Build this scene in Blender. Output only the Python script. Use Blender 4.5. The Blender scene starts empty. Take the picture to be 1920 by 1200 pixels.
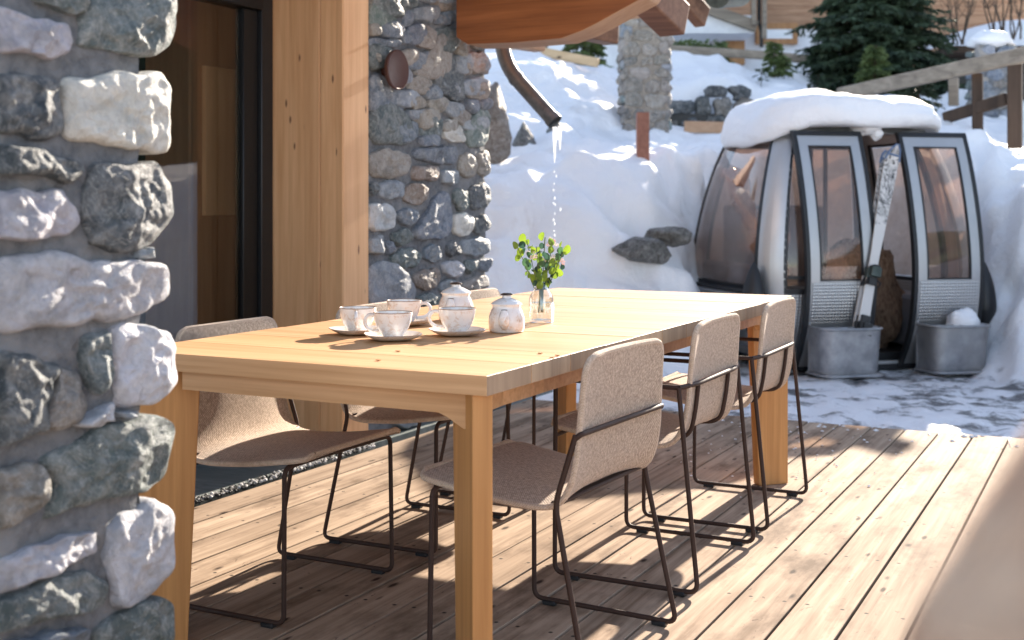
import bpy, math, random
from math import sin, cos, pi, radians, sqrt
from mathutils import Vector, Matrix, noise
random.seed(11)
SC = bpy.context.scene
COL = SC.collection
CS, SN = cos(radians(27)), sin(radians(27))
FP, CX, HY, CH = 2270.0, 960.0, 387.0, 1.11

# ---- survey helpers: turn a measured sight line plus a distance / plane into a point of the place
def Wd(px, py, d):
    u = (px-CX)/FP*d
    return Vector((-SN*d+CS*u, CS*d+SN*u, CH+(HY-py)*d/FP))
def G(px, py, z=0.0):
    return Wd(px, py, FP*(CH-z)/(py-HY))
def onX(px, py, X):
    t = (px-CX)/FP
    return Wd(px, py, X/(-SN+CS*t))
def ud(u, d, z=0.0):
    return Vector((-SN*d+CS*u, CS*d+SN*u, z))

# ---- object helpers
def tag(o, label=None, cat=None, group=None, kind=None):
    if label: o['label'] = label
    if cat: o['category'] = cat
    if group: o['group'] = group
    if kind: o['kind'] = kind
    return o
def thing(name, label, cat, loc=(0,0,0), rz=0, group=None):
    o = bpy.data.objects.new(name, None); COL.objects.link(o)
    o.location = loc; o.rotation_euler = (0,0,rz); o.empty_display_size = .1
    return tag(o, label, cat, group)
def copy_tree(o, parent=None):
    c = o.copy(); COL.objects.link(c)
    if parent: c.parent = parent
    for ch in list(o.children): copy_tree(ch, c)
    return c

class MB:
    def __init__(s): s.v=[]; s.f=[]; s.m=[]; s.c=[]; s.col=(1,1,1)
    def vert(s, p): s.v.append(tuple(p)); s.c.append(s.col); return len(s.v)-1
    def face(s, idx, m=0): s.f.append(tuple(idx)); s.m.append(m)
    def box(s, c, h, m=0, R=None):
        b = len(s.v)
        for x in (-1,1):
            for y in (-1,1):
                for z in (-1,1):
                    p = Vector((x*h[0],y*h[1],z*h[2]))
                    if R is not None: p = R@p
                    s.vert(Vector(c)+p)
        for f in ((0,1,3,2),(4,6,7,5),(0,4,5,1),(2,3,7,6),(0,2,6,4),(1,5,7,3)): s.face([b+i for i in f], m)
    def rbox(s, x0,x1,y0,y1,z0,z1, m=0, ch=.004):
        # chamfered box
        vs=[]
        L=[(x0,x1),(y0,y1),(z0,z1)]
        b=len(s.v); idx={}
        for i in (0,1):
            for j in (0,1):
                for k in (0,1):
                    for ax in range(3):
                        p=[L[0][i],L[1][j],L[2][k]]
                        for a2 in range(3):
                            if a2!=ax: p[a2]+= (ch if (i,j,k)[a2]==0 else -ch)
                        idx[(i,j,k,ax)]=s.vert(p)
        for ax in range(3):
            o=[a for a in range(3) if a!=ax]
            for sd in (0,1):
                q=[]
                for (p,r) in ((0,0),(1,0),(1,1),(0,1)):
                    key=[0,0,0]; key[ax]=sd; key[o[0]]=p; key[o[1]]=r
                    q.append(idx[tuple(key)+(ax,)])
                s.face(q,m)
        for ax in range(3):
            o=[a for a in range(3) if a!=ax]
            for p in (0,1):
                for r in (0,1):
                    k0=[0,0,0]; k1=[0,0,0]; k0[ax]=0;k1[ax]=1
                    for k in (k0,k1): k[o[0]]=p; k[o[1]]=r
                    s.face([idx[tuple(k0)+(o[0],)],idx[tuple(k1)+(o[0],)],idx[tuple(k1)+(o[1],)],idx[tuple(k0)+(o[1],)]],m)
        for i in (0,1):
            for j in (0,1):
                for k in (0,1): s.face([idx[(i,j,k,a)] for a in range(3)],m)
    def bar(s, a, b, w, h, m=0, up=(0,0,1)):
        a=Vector(a); b=Vector(b); d=b-a; L=d.length; d.normalize()
        x=d.cross(Vector(up)); x.normalize(); z=x.cross(d)
        R=Matrix((x,d,z)).transposed()
        s.box((a+b)/2,(w/2,L/2,h/2),m,R)
    def tube(s, pts, r, seg=8, m=0, cap=True):
        pts=[Vector(p) for p in pts]; n=len(pts); rings=[]
        t0=(pts[1]-pts[0]).normalized()
        up=Vector((0,0,1)) if abs(t0.z)<.9 else Vector((1,0,0))
        x=t0.cross(up).normalized()
        for i,p in enumerate(pts):
            t=(pts[min(i+1,n-1)]-pts[max(i-1,0)]).normalized()
            x=(x-t*x.dot(t)).normalized(); y=t.cross(x)
            rr=r[i] if isinstance(r,(list,tuple)) else r
            rings.append([s.vert(p+(x*cos(2*pi*k/seg)+y*sin(2*pi*k/seg))*rr) for k in range(seg)])
        for a,b in zip(rings,rings[1:]):
            for k in range(seg): s.face([a[k],a[(k+1)%seg],b[(k+1)%seg],b[k]],m)
        if cap: s.face(rings[0][::-1],m); s.face(rings[-1],m)
    def lathe(s, prof, seg=32, c=(0,0,0), m=0, sx=1, sy=1):
        rings=[]
        for (r,z) in prof:
            rings.append([s.vert((c[0]+sx*r*cos(2*pi*k/seg),c[1]+sy*r*sin(2*pi*k/seg),c[2]+z)) for k in range(seg)])
        for a,b in zip(rings,rings[1:]):
            for k in range(seg): s.face([a[k],a[(k+1)%seg],b[(k+1)%seg],b[k]],m)
    def grid(s, P, m=0, flip=False):
        idx=[[s.vert(p) for p in row] for row in P]
        for i in range(len(P)-1):
            for j in range(len(P[0])-1):
                q=[idx[i][j],idx[i][j+1],idx[i+1][j+1],idx[i+1][j]]
                s.face(q[::-1] if flip else q, m)
        return idx
    def slab(s, P, Q, m=0):
        A=s.grid(P,m); B=s.grid(Q,m,True); n=len(A); k=len(A[0])
        loop=[(0,j) for j in range(k)]+[(i,k-1) for i in range(1,n)]+[(n-1,j) for j in range(k-2,-1,-1)]+[(i,0) for i in range(n-2,0,-1)]
        for (a,b) in zip(loop,loop[1:]+loop[:1]): s.face([A[a[0]][a[1]],B[a[0]][a[1]],B[b[0]][b[1]],A[b[0]][b[1]]],m)
    def build(s, name, mats, parent=None, smooth=True, angle=40):
        me=bpy.data.meshes.new(name); me.from_pydata(s.v,[],s.f)
        if not isinstance(mats,(list,tuple)): mats=[mats]
        for a in mats: me.materials.append(a)
        if any(s.m): me.polygons.foreach_set('material_index', s.m)
        if any(c!=(1,1,1) for c in s.c):
            ca=me.color_attributes.new('tint','FLOAT_COLOR','POINT')
            buf=[]
            for c in s.c: buf.extend((c[0],c[1],c[2],1))
            ca.data.foreach_set('color',buf)
        me.update()
        bm=bm_mod.new(); bm.from_mesh(me); bm_mod.ops.recalc_face_normals(bm,faces=bm.faces); bm.to_mesh(me); bm.free()
        if smooth:
            me.polygons.foreach_set('use_smooth',[True]*len(me.polygons))
            if angle: me.set_sharp_from_angle(angle=radians(angle))
        o=bpy.data.objects.new(name,me); COL.objects.link(o)
        if parent: o.parent=parent
        return o
import bmesh as bm_mod

def fillet(pts, r, n=5):
    pts=[Vector(p) for p in pts]; out=[pts[0]]
    for i in range(1,len(pts)-1):
        p=pts[i]; a=pts[i-1]-p; b=pts[i+1]-p
        rr=min(r,a.length*.49,b.length*.49)
        A=p+a.normalized()*rr; B=p+b.normalized()*rr
        for k in range(n+1):
            t=k/n; out.append(A*(1-t)**2+p*2*t*(1-t)+B*t*t)
    out.append(pts[-1]); return out
def lerp(a,b,t): return a+(b-a)*t
def interp(x, xs, ys):
    if x<=xs[0]: return ys[0]
    for i in range(len(xs)-1):
        if x<=xs[i+1]: return lerp(ys[i],ys[i+1],(x-xs[i])/(xs[i+1]-xs[i]))
    return ys[-1]
def sstep(a,b,x):
    t=min(1,max(0,(x-a)/(b-a))); return t*t*(3-2*t)

# ---- materials
class NT:
    def __init__(s,name):
        s.mat=bpy.data.materials.new(name); s.mat.use_nodes=True; s.t=s.mat.node_tree; s.t.nodes.clear()
        s.out=s.t.nodes.new('ShaderNodeOutputMaterial')
    def n(s,typ,**kw):
        nd=s.t.nodes.new('ShaderNode'+typ)
        for k,v in kw.items():
            if k in nd.inputs: s.set(nd.inputs[k],v)
            elif hasattr(nd,k): setattr(nd,k,v)
            else: s.set(nd.inputs[k.replace('_',' ')],v)
        return nd
    def set(s,inp,v):
        if isinstance(v,bpy.types.NodeSocket): s.t.links.new(v,inp)
        elif isinstance(v,(tuple,list)) and len(v)==3 and inp.type=='RGBA': inp.default_value=(*v,1)
        else: inp.default_value=v
    def noise(s,vec,scale,detail=4,rough=.55,dist=0):
        nd=s.n('TexNoise',Vector=vec,Scale=scale,Detail=detail,Roughness=rough,Distortion=dist); return nd.outputs['Fac']
    def ramp(s,fac,stops):
        nd=s.n('ValToRGB',Fac=fac); cr=nd.color_ramp
        while len(cr.elements)<len(stops): cr.elements.new(.5)
        for e,(p,c) in zip(cr.elements,stops): e.position=p; e.color=(*c,1) if len(c)==3 else c
        return nd.outputs['Color']
    def mix(s,f,a,b,mode='MIX'):
        nd=s.t.nodes.new('ShaderNodeMix'); nd.data_type='RGBA'; nd.blend_type=mode
        s.set(nd.inputs[0],f); s.set(nd.inputs[6],a); s.set(nd.inputs[7],b); return nd.outputs[2]
    def math(s,op,a,b=0.0,c=None):
        nd=s.t.nodes.new('ShaderNodeMath'); nd.operation=op; s.set(nd.inputs[0],a); s.set(nd.inputs[1],b)
        if c is not None: s.set(nd.inputs[2],c)
        return nd.outputs[0]
    def map(s,vec,scale=(1,1,1),loc=(0,0,0),rot=(0,0,0)):
        return s.n('Mapping',Vector=vec,Scale=scale,Location=loc,Rotation=rot).outputs[0]
    def obj(s): return s.n('TexCoord').outputs['Object']
    def bump(s,h,strength=.4,dist=.01,normal=None):
        nd=s.n('Bump',Height=h,Strength=strength,Distance=dist)
        if normal: s.set(nd.inputs['Normal'],normal)
        return nd.outputs[0]
    def bsdf(s,**kw):
        b=s.n('BsdfPrincipled')
        for k,v in kw.items(): s.set(b.inputs[k.replace('_',' ')],v)
        s.t.links.new(b.outputs[0],s.out.inputs[0]); return b
BLK,WHT=(0,0,0),(1,1,1)
def speck(name,c1,c2,scale=20,rough=.6,bump=.3,bd=.005,metal=0,stretch=(1,1,1),lo=.35,hi=.65,bscale=None,c3=None,spec=.5):
    t=NT(name); v=t.map(t.obj(),stretch)
    f=t.noise(v,scale,6,.6)
    col=t.ramp(f,[(lo,c1),(hi,c2)])
    if c3:
        g=t.noise(v,scale*.21,3,.6); col=t.mix(t.ramp(g,[(.48,BLK),(.62,WHT)]),col,c3)
    h=t.noise(v,bscale or scale*2,6,.65)
    t.bsdf(Base_Color=col,Roughness=rough,Metallic=metal,Normal=t.bump(h,bump,bd),**{'Specular IOR Level':spec}); return t.mat
def wood(name,c1,c2,axis=0,rough=.55,pitch=None,paxis=1,poff=0,knot=True,var=.25,fine=60,bump=.15,kcol=(.06,.03,.018),kscale=1.0,stain=None,kth=.06,spec=.35,nails=False):
    t=NT(name); o=t.obj(); sep=t.n('SeparateXYZ',Vector=o)
    if pitch:
        idn=t.math('FLOOR',t.math('DIVIDE',t.math('SUBTRACT',sep.outputs[paxis],poff),pitch))
        wn=t.n('TexWhiteNoise',noise_dimensions='1D'); t.set(wn.inputs['W'],idn); r=wn.outputs['Value']
        off=t.math('MULTIPLY',r,9.0); cmb=t.n('CombineXYZ',X=off,Y=off,Z=off).outputs[0]
        va=t.t.nodes.new('ShaderNodeVectorMath'); va.operation='ADD'; t.set(va.inputs[0],o); t.set(va.inputs[1],cmb); o2=va.outputs[0]
    else: r=None; o2=o
    sc=[fine]*3; sc[axis]=1.6
    f1=t.noise(t.map(o2,sc),1.0,5,.6,.3)
    sc2=[11]*3; sc2[axis]=.8
    f2=t.noise(t.map(o2,sc2),1.0,4,.6,.8)
    f=t.math('ADD',t.math('MULTIPLY',f1,.45),t.math('MULTIPLY',f2,.55))
    col=t.ramp(f,[(.34,c1),(.64,c2)])
    if pitch:
        col=t.mix(t.math('MULTIPLY',r,var),col,tuple(x*.62 for x in c1))
    if stain:
        g=t.noise(t.map(o2,[2.2 if a==axis else 6 for a in range(3)]),1.0,5,.65)
        col=t.mix(t.ramp(g,[(.5,BLK),(.72,WHT)]),col,stain)
    if knot:
        ks=[9*kscale]*3; ks[axis]=3.2*kscale
        vo=t.n('TexVoronoi',Vector=t.map(o2,ks),Scale=1.0,Randomness=1.0)
        kd=t.math('ADD',vo.outputs['Distance'],t.math('MULTIPLY',t.math('SUBTRACT',f1,.5),.12))
        col=t.mix(t.ramp(kd,[(kth,WHT),(kth*2.2,BLK)]),col,kcol)
    if nails:
        fx=t.math('ABSOLUTE',t.math('SUBTRACT',t.math('FRACT',t.math('DIVIDE',t.math('SUBTRACT',sep.outputs[paxis],poff),pitch)),.5))
        dx=t.math('MULTIPLY',t.math('SUBTRACT',fx,.30),pitch)
        dy=t.math('MULTIPLY',t.math('SUBTRACT',t.math('FRACT',t.math('DIVIDE',sep.outputs[axis],.52)),.5),.52)
        rr=t.math('SQRT',t.math('ADD',t.math('MULTIPLY',dx,dx),t.math('MULTIPLY',dy,dy)))
        col=t.mix(t.ramp(rr,[(.0038,WHT),(.0052,BLK)]),col,(.03,.025,.022))
        sc3=[26]*3; sc3[axis]=9
        sf=t.noise(t.map(o2,sc3),1.0,5,.7,1.5)
        col=t.mix(t.ramp(sf,[(.64,BLK),(.70,(.75,.75,.75))]),col,(.085,.055,.04))
    t.bsdf(Base_Color=col,Roughness=rough,Normal=t.bump(f1,bump,.003),**{'Specular IOR Level':spec}); return t.mat
def plain(name,c,rough=.5,metal=0,**kw):
    t=NT(name); f=t.noise(t.obj(),35,4); col=t.mix(t.math('MULTIPLY',f,.35),c,tuple(x*.7 for x in c))
    t.bsdf(Base_Color=col,Roughness=t.math('ADD',t.math('MULTIPLY',f,.15),rough-.05),Metallic=metal,Normal=t.bump(f,.05,.003),**kw); return t.mat
def glassy(name,tint,refl=.9,rough=.02,ior=1.5,fac=None,dirt_and_haze=0):
    t=NT(name)
    tr=t.n('BsdfTransparent',Color=tint); gl=t.n('BsdfGlossy',Color=(refl,)*3,Roughness=rough)
    bk=t.n('NewGeometry').outputs['Backfacing']
    fr=t.n('Fresnel',IOR=t.math('ADD',ior,t.math('MULTIPLY',bk,1/ior-ior))).outputs[0]
    if fac: fr=t.math('MULTIPLY',fr,fac)
    mx=t.n('MixShader'); t.set(mx.inputs[0],fr); t.t.links.new(tr.outputs[0],mx.inputs[1]); t.t.links.new(gl.outputs[0],mx.inputs[2])
    res=mx.outputs[0]
    if dirt_and_haze:  # cloudy film; on the cabin panes its colour stands for bright haze and glow
        d1=t.n('BsdfDiffuse',Color=(.60,.50,.48)); d2=t.n('BsdfTranslucent',Color=(.75,.50,.38)); df=t.n('MixShader'); t.set(df.inputs[0],.5); t.t.links.new(d1.outputs[0],df.inputs[1]); t.t.links.new(d2.outputs[0],df.inputs[2]); m2=t.n('MixShader')
        t.set(m2.inputs[0],t.math('MULTIPLY',t.ramp(t.noise(t.obj(),3,6,.7),[(.3,BLK),(.8,WHT)]),dirt_and_haze))
        t.t.links.new(res,m2.inputs[1]); t.t.links.new(df.outputs[0],m2.inputs[2]); res=m2.outputs[0]
    t.t.links.new(res,t.out.inputs[0]); return t.mat

def stone_mat(name,scale=14,bump=.9,bd=.012):
    t=NT(name); o=t.obj(); at=t.n('Attribute',attribute_name='tint').outputs['Color']
    a=t.noise(o,scale,8,.68,.6); b=t.noise(o,scale*.35,5,.6,1.2); c=t.noise(o,scale*3.2,6,.7)
    col=t.mix(t.ramp(a,[(.38,BLK),(.66,WHT)]),at,t.mix(.38,at,(.66,.65,.62)))
    col=t.mix(t.ramp(b,[(.50,BLK),(.62,(.6,.6,.6))]),col,t.mix(.5,at,(.045,.06,.06)))
    veins=t.ramp(t.math('ABSOLUTE',t.math('SUBTRACT',t.noise(o,scale*.8,6,.6,2.0),.5)),[(.0,WHT),(.022,BLK)])
    col=t.mix(t.math('MULTIPLY',veins,.45),col,(.6,.6,.58))
    col=t.mix(t.ramp(c,[(.3,(.5,.5,.5)),(.55,BLK)]),col,t.mix(.5,at,(.02,.02,.02)))
    h=t.math('ADD',t.math('MULTIPLY',a,1.0),t.math('MULTIPLY',c,.35))
    t.bsdf(Base_Color=col,Roughness=.62,Normal=t.bump(h,bump,bd),**{'Specular IOR Level':.4}); return t.mat
M={}
M['stone_near']=stone_mat('near_stone',26,1.0,.020)
M['stone']=stone_mat('wall_stone',22,1.0,.018)
M['stone_bg']=stone_mat('background_stone',22,1.0,.03)
M['mortar']=speck('mortar',(.12,.13,.145),(.24,.245,.255),45,.9,1.0,.014,lo=.3,hi=.7,c3=(.27,.27,.275))
M['mortar_tan']=speck('mortar_tan',(.22,.19,.16),(.36,.32,.27),30,.9,.8,.01)
def snow_mat():
    t=NT('snow'); o=t.obj()
    a=t.noise(o,1.6,5,.55); b=t.noise(o,9,6,.65); c=t.math('ADD',t.noise(o,70,4,.7),t.math('MULTIPLY',t.noise(o,26,5,.7),1.2))
    dirt_and_haze=t.ramp(t.noise(t.map(o,(1,1,2.2)),1.5,7,.68,.6),[(.60,BLK),(.78,(.55,.55,.55))])
    col=t.mix(dirt_and_haze,(.90,.905,.92),(.52,.46,.41))
    h=t.math('ADD',t.math('ADD',t.math('MULTIPLY',a,1.6),t.math('MULTIPLY',b,.5)),t.math('MULTIPLY',c,.14))
    t.bsdf(Base_Color=col,Roughness=.62,Normal=t.bump(h,.75,.05),**{'Specular IOR Level':.3,'Subsurface Weight':0.0}); return t.mat
M['snow']=snow_mat()
def ground_mat():
    t=NT('snow_ground'); o=t.obj(); sep=t.n('SeparateXYZ',Vector=o)
    a=t.noise(o,1.6,5,.55); b=t.noise(o,9,6,.65); c=t.math('ADD',t.noise(o,70,4,.7),t.math('MULTIPLY',t.noise(o,26,5,.7),1.2))
    dirt_and_haze=t.ramp(t.noise(t.map(o,(1,1,2.2)),1.3,8,.70,.8),[(.58,BLK),(.76,(.5,.5,.5))])
    col=t.mix(dirt_and_haze,(.90,.905,.92),(.52,.46,.41))
    low=t.ramp(t.math('MULTIPLY',t.math('ADD',sep.outputs[2],.13),1.0),[(.03,WHT),(.10,BLK)])
    pat=t.ramp(t.noise(t.map(o,(1.0,1.5,1),rot=(0,0,.47)),2.4,9,.72,.2),[(.515,BLK),(.60,(.9,.9,.9))])
    grit=t.ramp(t.noise(o,40,5,.7),[(.35,(.025,.026,.03)),(.65,(.10,.095,.095))])
    pat2=t.math('MULTIPLY',low,pat)
    col=t.mix(pat2,col,grit)
    h=t.math('ADD',t.math('ADD',t.math('MULTIPLY',a,1.6),t.math('MULTIPLY',b,.5)),t.math('MULTIPLY',c,.14))
    h=t.math('SUBTRACT',h,t.math('MULTIPLY',pat2,.5))
    t.bsdf(Base_Color=col,Roughness=t.math('SUBTRACT',.62,t.math('MULTIPLY',pat2,.25)),Normal=t.bump(h,.75,.05),**{'Specular IOR Level':.35}); return t.mat
M['ground']=ground_mat()
M['deck']=wood('deck_boards',(.22,.15,.10),(.545,.415,.305),axis=1,pitch=.1605,paxis=0,poff=-.991,spec=.08,rough=.8,var=.35,fine=55,kscale=1.35,stain=(.13,.085,.055),kth=.062,nails=True,bump=.3,kcol=(.045,.028,.02))
M['teak']=wood('teak',(.48,.25,.10),(.76,.46,.245),axis=0,rough=.5,pitch=.2167,paxis=1,poff=2.26,knot=False,var=.42,fine=75,bump=.15,spec=.4)
M['teak_end']=wood('teak_end_grain',(.30,.20,.13),(.52,.37,.24),axis=2,rough=.6,pitch=.2167,paxis=1,poff=2.26,knot=False,var=.5,fine=30,bump=.2)
M['teak_leg']=wood('teak_leg',(.44,.20,.065),(.67,.345,.125),axis=2,rough=.45,knot=False,fine=55,pitch=.042,paxis=0,var=.12,bump=.1)
M['glulam']=wood('larch_post',(.66,.335,.15),(.88,.53,.285),axis=2,rough=.6,pitch=.09,paxis=0,knot=True,var=.28,fine=45,kscale=1.7,kth=.06,kcol=(.24,.11,.055))
M['lacquer']=wood('lacquered_beam',(.19,.058,.018),(.42,.145,.048),axis=0,rough=.3,pitch=.045,paxis=2,knot=False,var=.4,fine=30,bump=.15,spec=.5)
M['rafter']=wood('rafter_wood',(.13,.06,.035),(.27,.145,.085),axis=0,rough=.6,knot=False,fine=35)
M['rafter_light']=wood('pale_and_bounce_lit_wood',(.42,.25,.15),(.55,.36,.23),axis=0,rough=.6,knot=False,fine=35)  # pale wood; under the main beam it paints in bounce light from snow
M['pale_wood']=wood('pale_log',(.52,.36,.20),(.68,.50,.31),axis=0,rough=.7,fine=20,kth=.07)
M['grey_wood']=wood('weathered_rail',(.17,.14,.11),(.34,.29,.23),axis=0,rough=.8,knot=False,fine=22,bump=.5)
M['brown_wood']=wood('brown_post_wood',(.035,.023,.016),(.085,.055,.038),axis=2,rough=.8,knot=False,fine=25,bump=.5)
def siding(name,c1,c2,pitch=.16):
    t=NT(name); o=t.obj(); sep=t.n('SeparateXYZ',Vector=o)
    fr=t.math('FRACT',t.math('DIVIDE',sep.outputs[2],pitch))
    gap=t.ramp(fr,[(.0,WHT),(.06,BLK)])
    idn=t.math('FLOOR',t.math('DIVIDE',sep.outputs[2],pitch)); wn=t.n('TexWhiteNoise',noise_dimensions='1D'); t.set(wn.inputs['W'],idn)
    f=t.noise(t.map(o,(1.2,1.2,18)),1.5,5,.65,.5)
    col=t.ramp(f,[(.35,c1),(.65,c2)]); col=t.mix(t.math('MULTIPLY',wn.outputs['Value'],.35),col,c1)
    col=t.mix(gap,col,(.05,.03,.02)); t.bsdf(Base_Color=col,Roughness=.7,Normal=t.bump(fr,.2,.01)); return t.mat
M['siding']=siding('wood_siding',(.30,.16,.09),(.50,.31,.19))
M['orange_wood']=wood('orange_frame',(.36,.17,.07),(.50,.27,.12),axis=2,knot=False,fine=25)
M['render']=speck('white_render',(.72,.73,.76),(.80,.81,.83),8,.85,.2,.004)
def fabric(name,c1,c2,scale,weave,rough=.9,bs=.5):
    t=NT(name); o=t.obj(); f=t.noise(o,scale*.55,5,.8); g=t.noise(o,scale*.12,3,.5)
    sp=t.n('SeparateXYZ',Vector=o); fq=2*pi/weave
    ga_=t.math('SINE',t.math('MULTIPLY',sp.outputs[1],fq)); gb_=t.math('SINE',t.math('MULTIPLY',t.math('ADD',sp.outputs[2],sp.outputs[0]),fq))
    w=t.math('ADD',t.math('MULTIPLY',t.math('MULTIPLY',ga_,gb_),.5),.5)
    col=t.ramp(t.math('ADD',t.math('MULTIPLY',f,.75),t.math('MULTIPLY',w,.2)),[(.36,c1),(.64,c2)])
    col=t.mix(t.math('MULTIPLY',g,.25),col,c1)
    t.bsdf(Base_Color=col,Roughness=rough,Normal=t.bump(t.math('ADD',w,f),bs,.002),**{'Specular IOR Level':.15,'Sheen Weight':.25}); return t.mat
M['tweed']=fabric('beige_tweed',(.23,.158,.108),(.80,.62,.47),260,.0065)
M['piping']=fabric('beige_piping',(.42,.31,.225),(.72,.57,.44),200,.0065)
M['bronze']=plain('bronze_tube',(.050,.028,.021),.62,0,**{'Specular IOR Level':.25})
M['blackrub']=plain('black_rubber',(.012,.013,.015),.45)
M['darkframe']=plain('dark_window_frame',(.012,.013,.014),.4,.3)
M['browndisc']=plain('brown_lamp',(.10,.045,.035),.45,.1)
M['rustpost']=speck('rust_post',(.22,.085,.055),(.30,.13,.085),25,.6,.2,.003)
M['copper']=speck('aged_copper',(.06,.066,.072),(.14,.148,.155),18,.42,.25,.003,metal=.2,c3=(.11,.11,.105))
M['copperg']=speck('green_copper',(.045,.06,.055),(.10,.125,.11),18,.5,.25,.003,metal=.5)
def alu(name,c,rough,quilt=False,streak=True):
    t=NT(name); o=t.obj(); f=t.noise(t.map(o,(30,30,1.5)),1.5,5,.6); g=t.noise(o,4,5,.6)
    col=t.mix(t.math('MULTIPLY',g,.5),c,tuple(x*.6 for x in c))
    ro=t.math('ADD',t.math('MULTIPLY',f,.25),rough-.1)
    if quilt:
        sep=t.n('SeparateXYZ',Vector=o)
        a=t.math('SINE',t.math('MULTIPLY',t.math('ADD',sep.outputs[0],sep.outputs[2]),135)); b=t.math('SINE',t.math('MULTIPLY',t.math('SUBTRACT',sep.outputs[0],sep.outputs[2]),135))
        nrm=t.bump(t.math('MULTIPLY',a,b),.35,.006)
    else: nrm=t.bump(g,.15,.01)
    t.bsdf(Base_Color=col,Roughness=ro,Metallic=.85,Normal=nrm); return t.mat
M['alu']=alu('brushed_aluminium',(.52,.52,.52),.42)
M['quilt']=alu('quilted_aluminium',(.50,.50,.50),.34,True)
M['galv']=speck('galvanised_sheet',(.26,.265,.275),(.42,.42,.43),9,.5,.25,.01,metal=.7,c3=(.34,.335,.33))
M['tint']=glassy('bronze_tinted_pane',(.83,.74,.67),.95,.03,1.5,1.3,.22)
M['pane']=glassy('door_pane',(.90,.86,.80),.9,.01,1.5,1.3)
M['clear']=glassy('clear_glass',(.95,.965,.965),1,.03,1.5,2.6)
M['ice']=glassy('ice',(.95,.96,.98),1,.08,1.31,3.0)
t_=NT('frosty_water'); a_=t_.n('BsdfPrincipled'); t_.set(a_.inputs['Base Color'],(.93,.95,.97)); t_.set(a_.inputs['Roughness'],.12); b_=t_.n('BsdfTranslucent',Color=(.97,.98,1)); m_=t_.n('MixShader'); t_.set(m_.inputs[0],.6); t_.t.links.new(a_.outputs[0],m_.inputs[1]); t_.t.links.new(b_.outputs[0],m_.inputs[2]); t_.t.links.new(m_.outputs[0],t_.out.inputs[0]); M['drop']=t_.mat
M['white_room']=plain('grey_plastic_bench',(.20,.20,.22),.6)
M['fur']=speck('brown_fur',(.13,.07,.04),(.36,.24,.16),60,.95,1.0,.03,stretch=(1,1,.3))
M['fur2']=speck('cream_fur',(.30,.24,.18),(.55,.46,.37),30,.95,1.0,.03)
M['leafdark']=speck('conifer_needles',(.014,.030,.016),(.05,.085,.042),6,.7,.2,.01)
M['leafmid']=speck('shrub_needles',(.05,.085,.02),(.15,.20,.07),6,.7,.2,.01)
M['bark']=speck('bark',(.05,.035,.025),(.12,.085,.06),20,.9,.6,.01)
M['slate']=speck('slate_floor',(.10,.125,.12),(.22,.245,.235),7,.5,.4,.006,stretch=(1,3,1),c3=(.14,.165,.155))
M['gravel']=speck('gravel_mix',(.02,.02,.02),(.62,.60,.57),70,.8,1.0,.01,lo=.44,hi=.56)
M['roofwood']=wood('roof_boards',(.22,.12,.07),(.36,.22,.13),axis=1,pitch=.14,paxis=0,knot=False)
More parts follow.
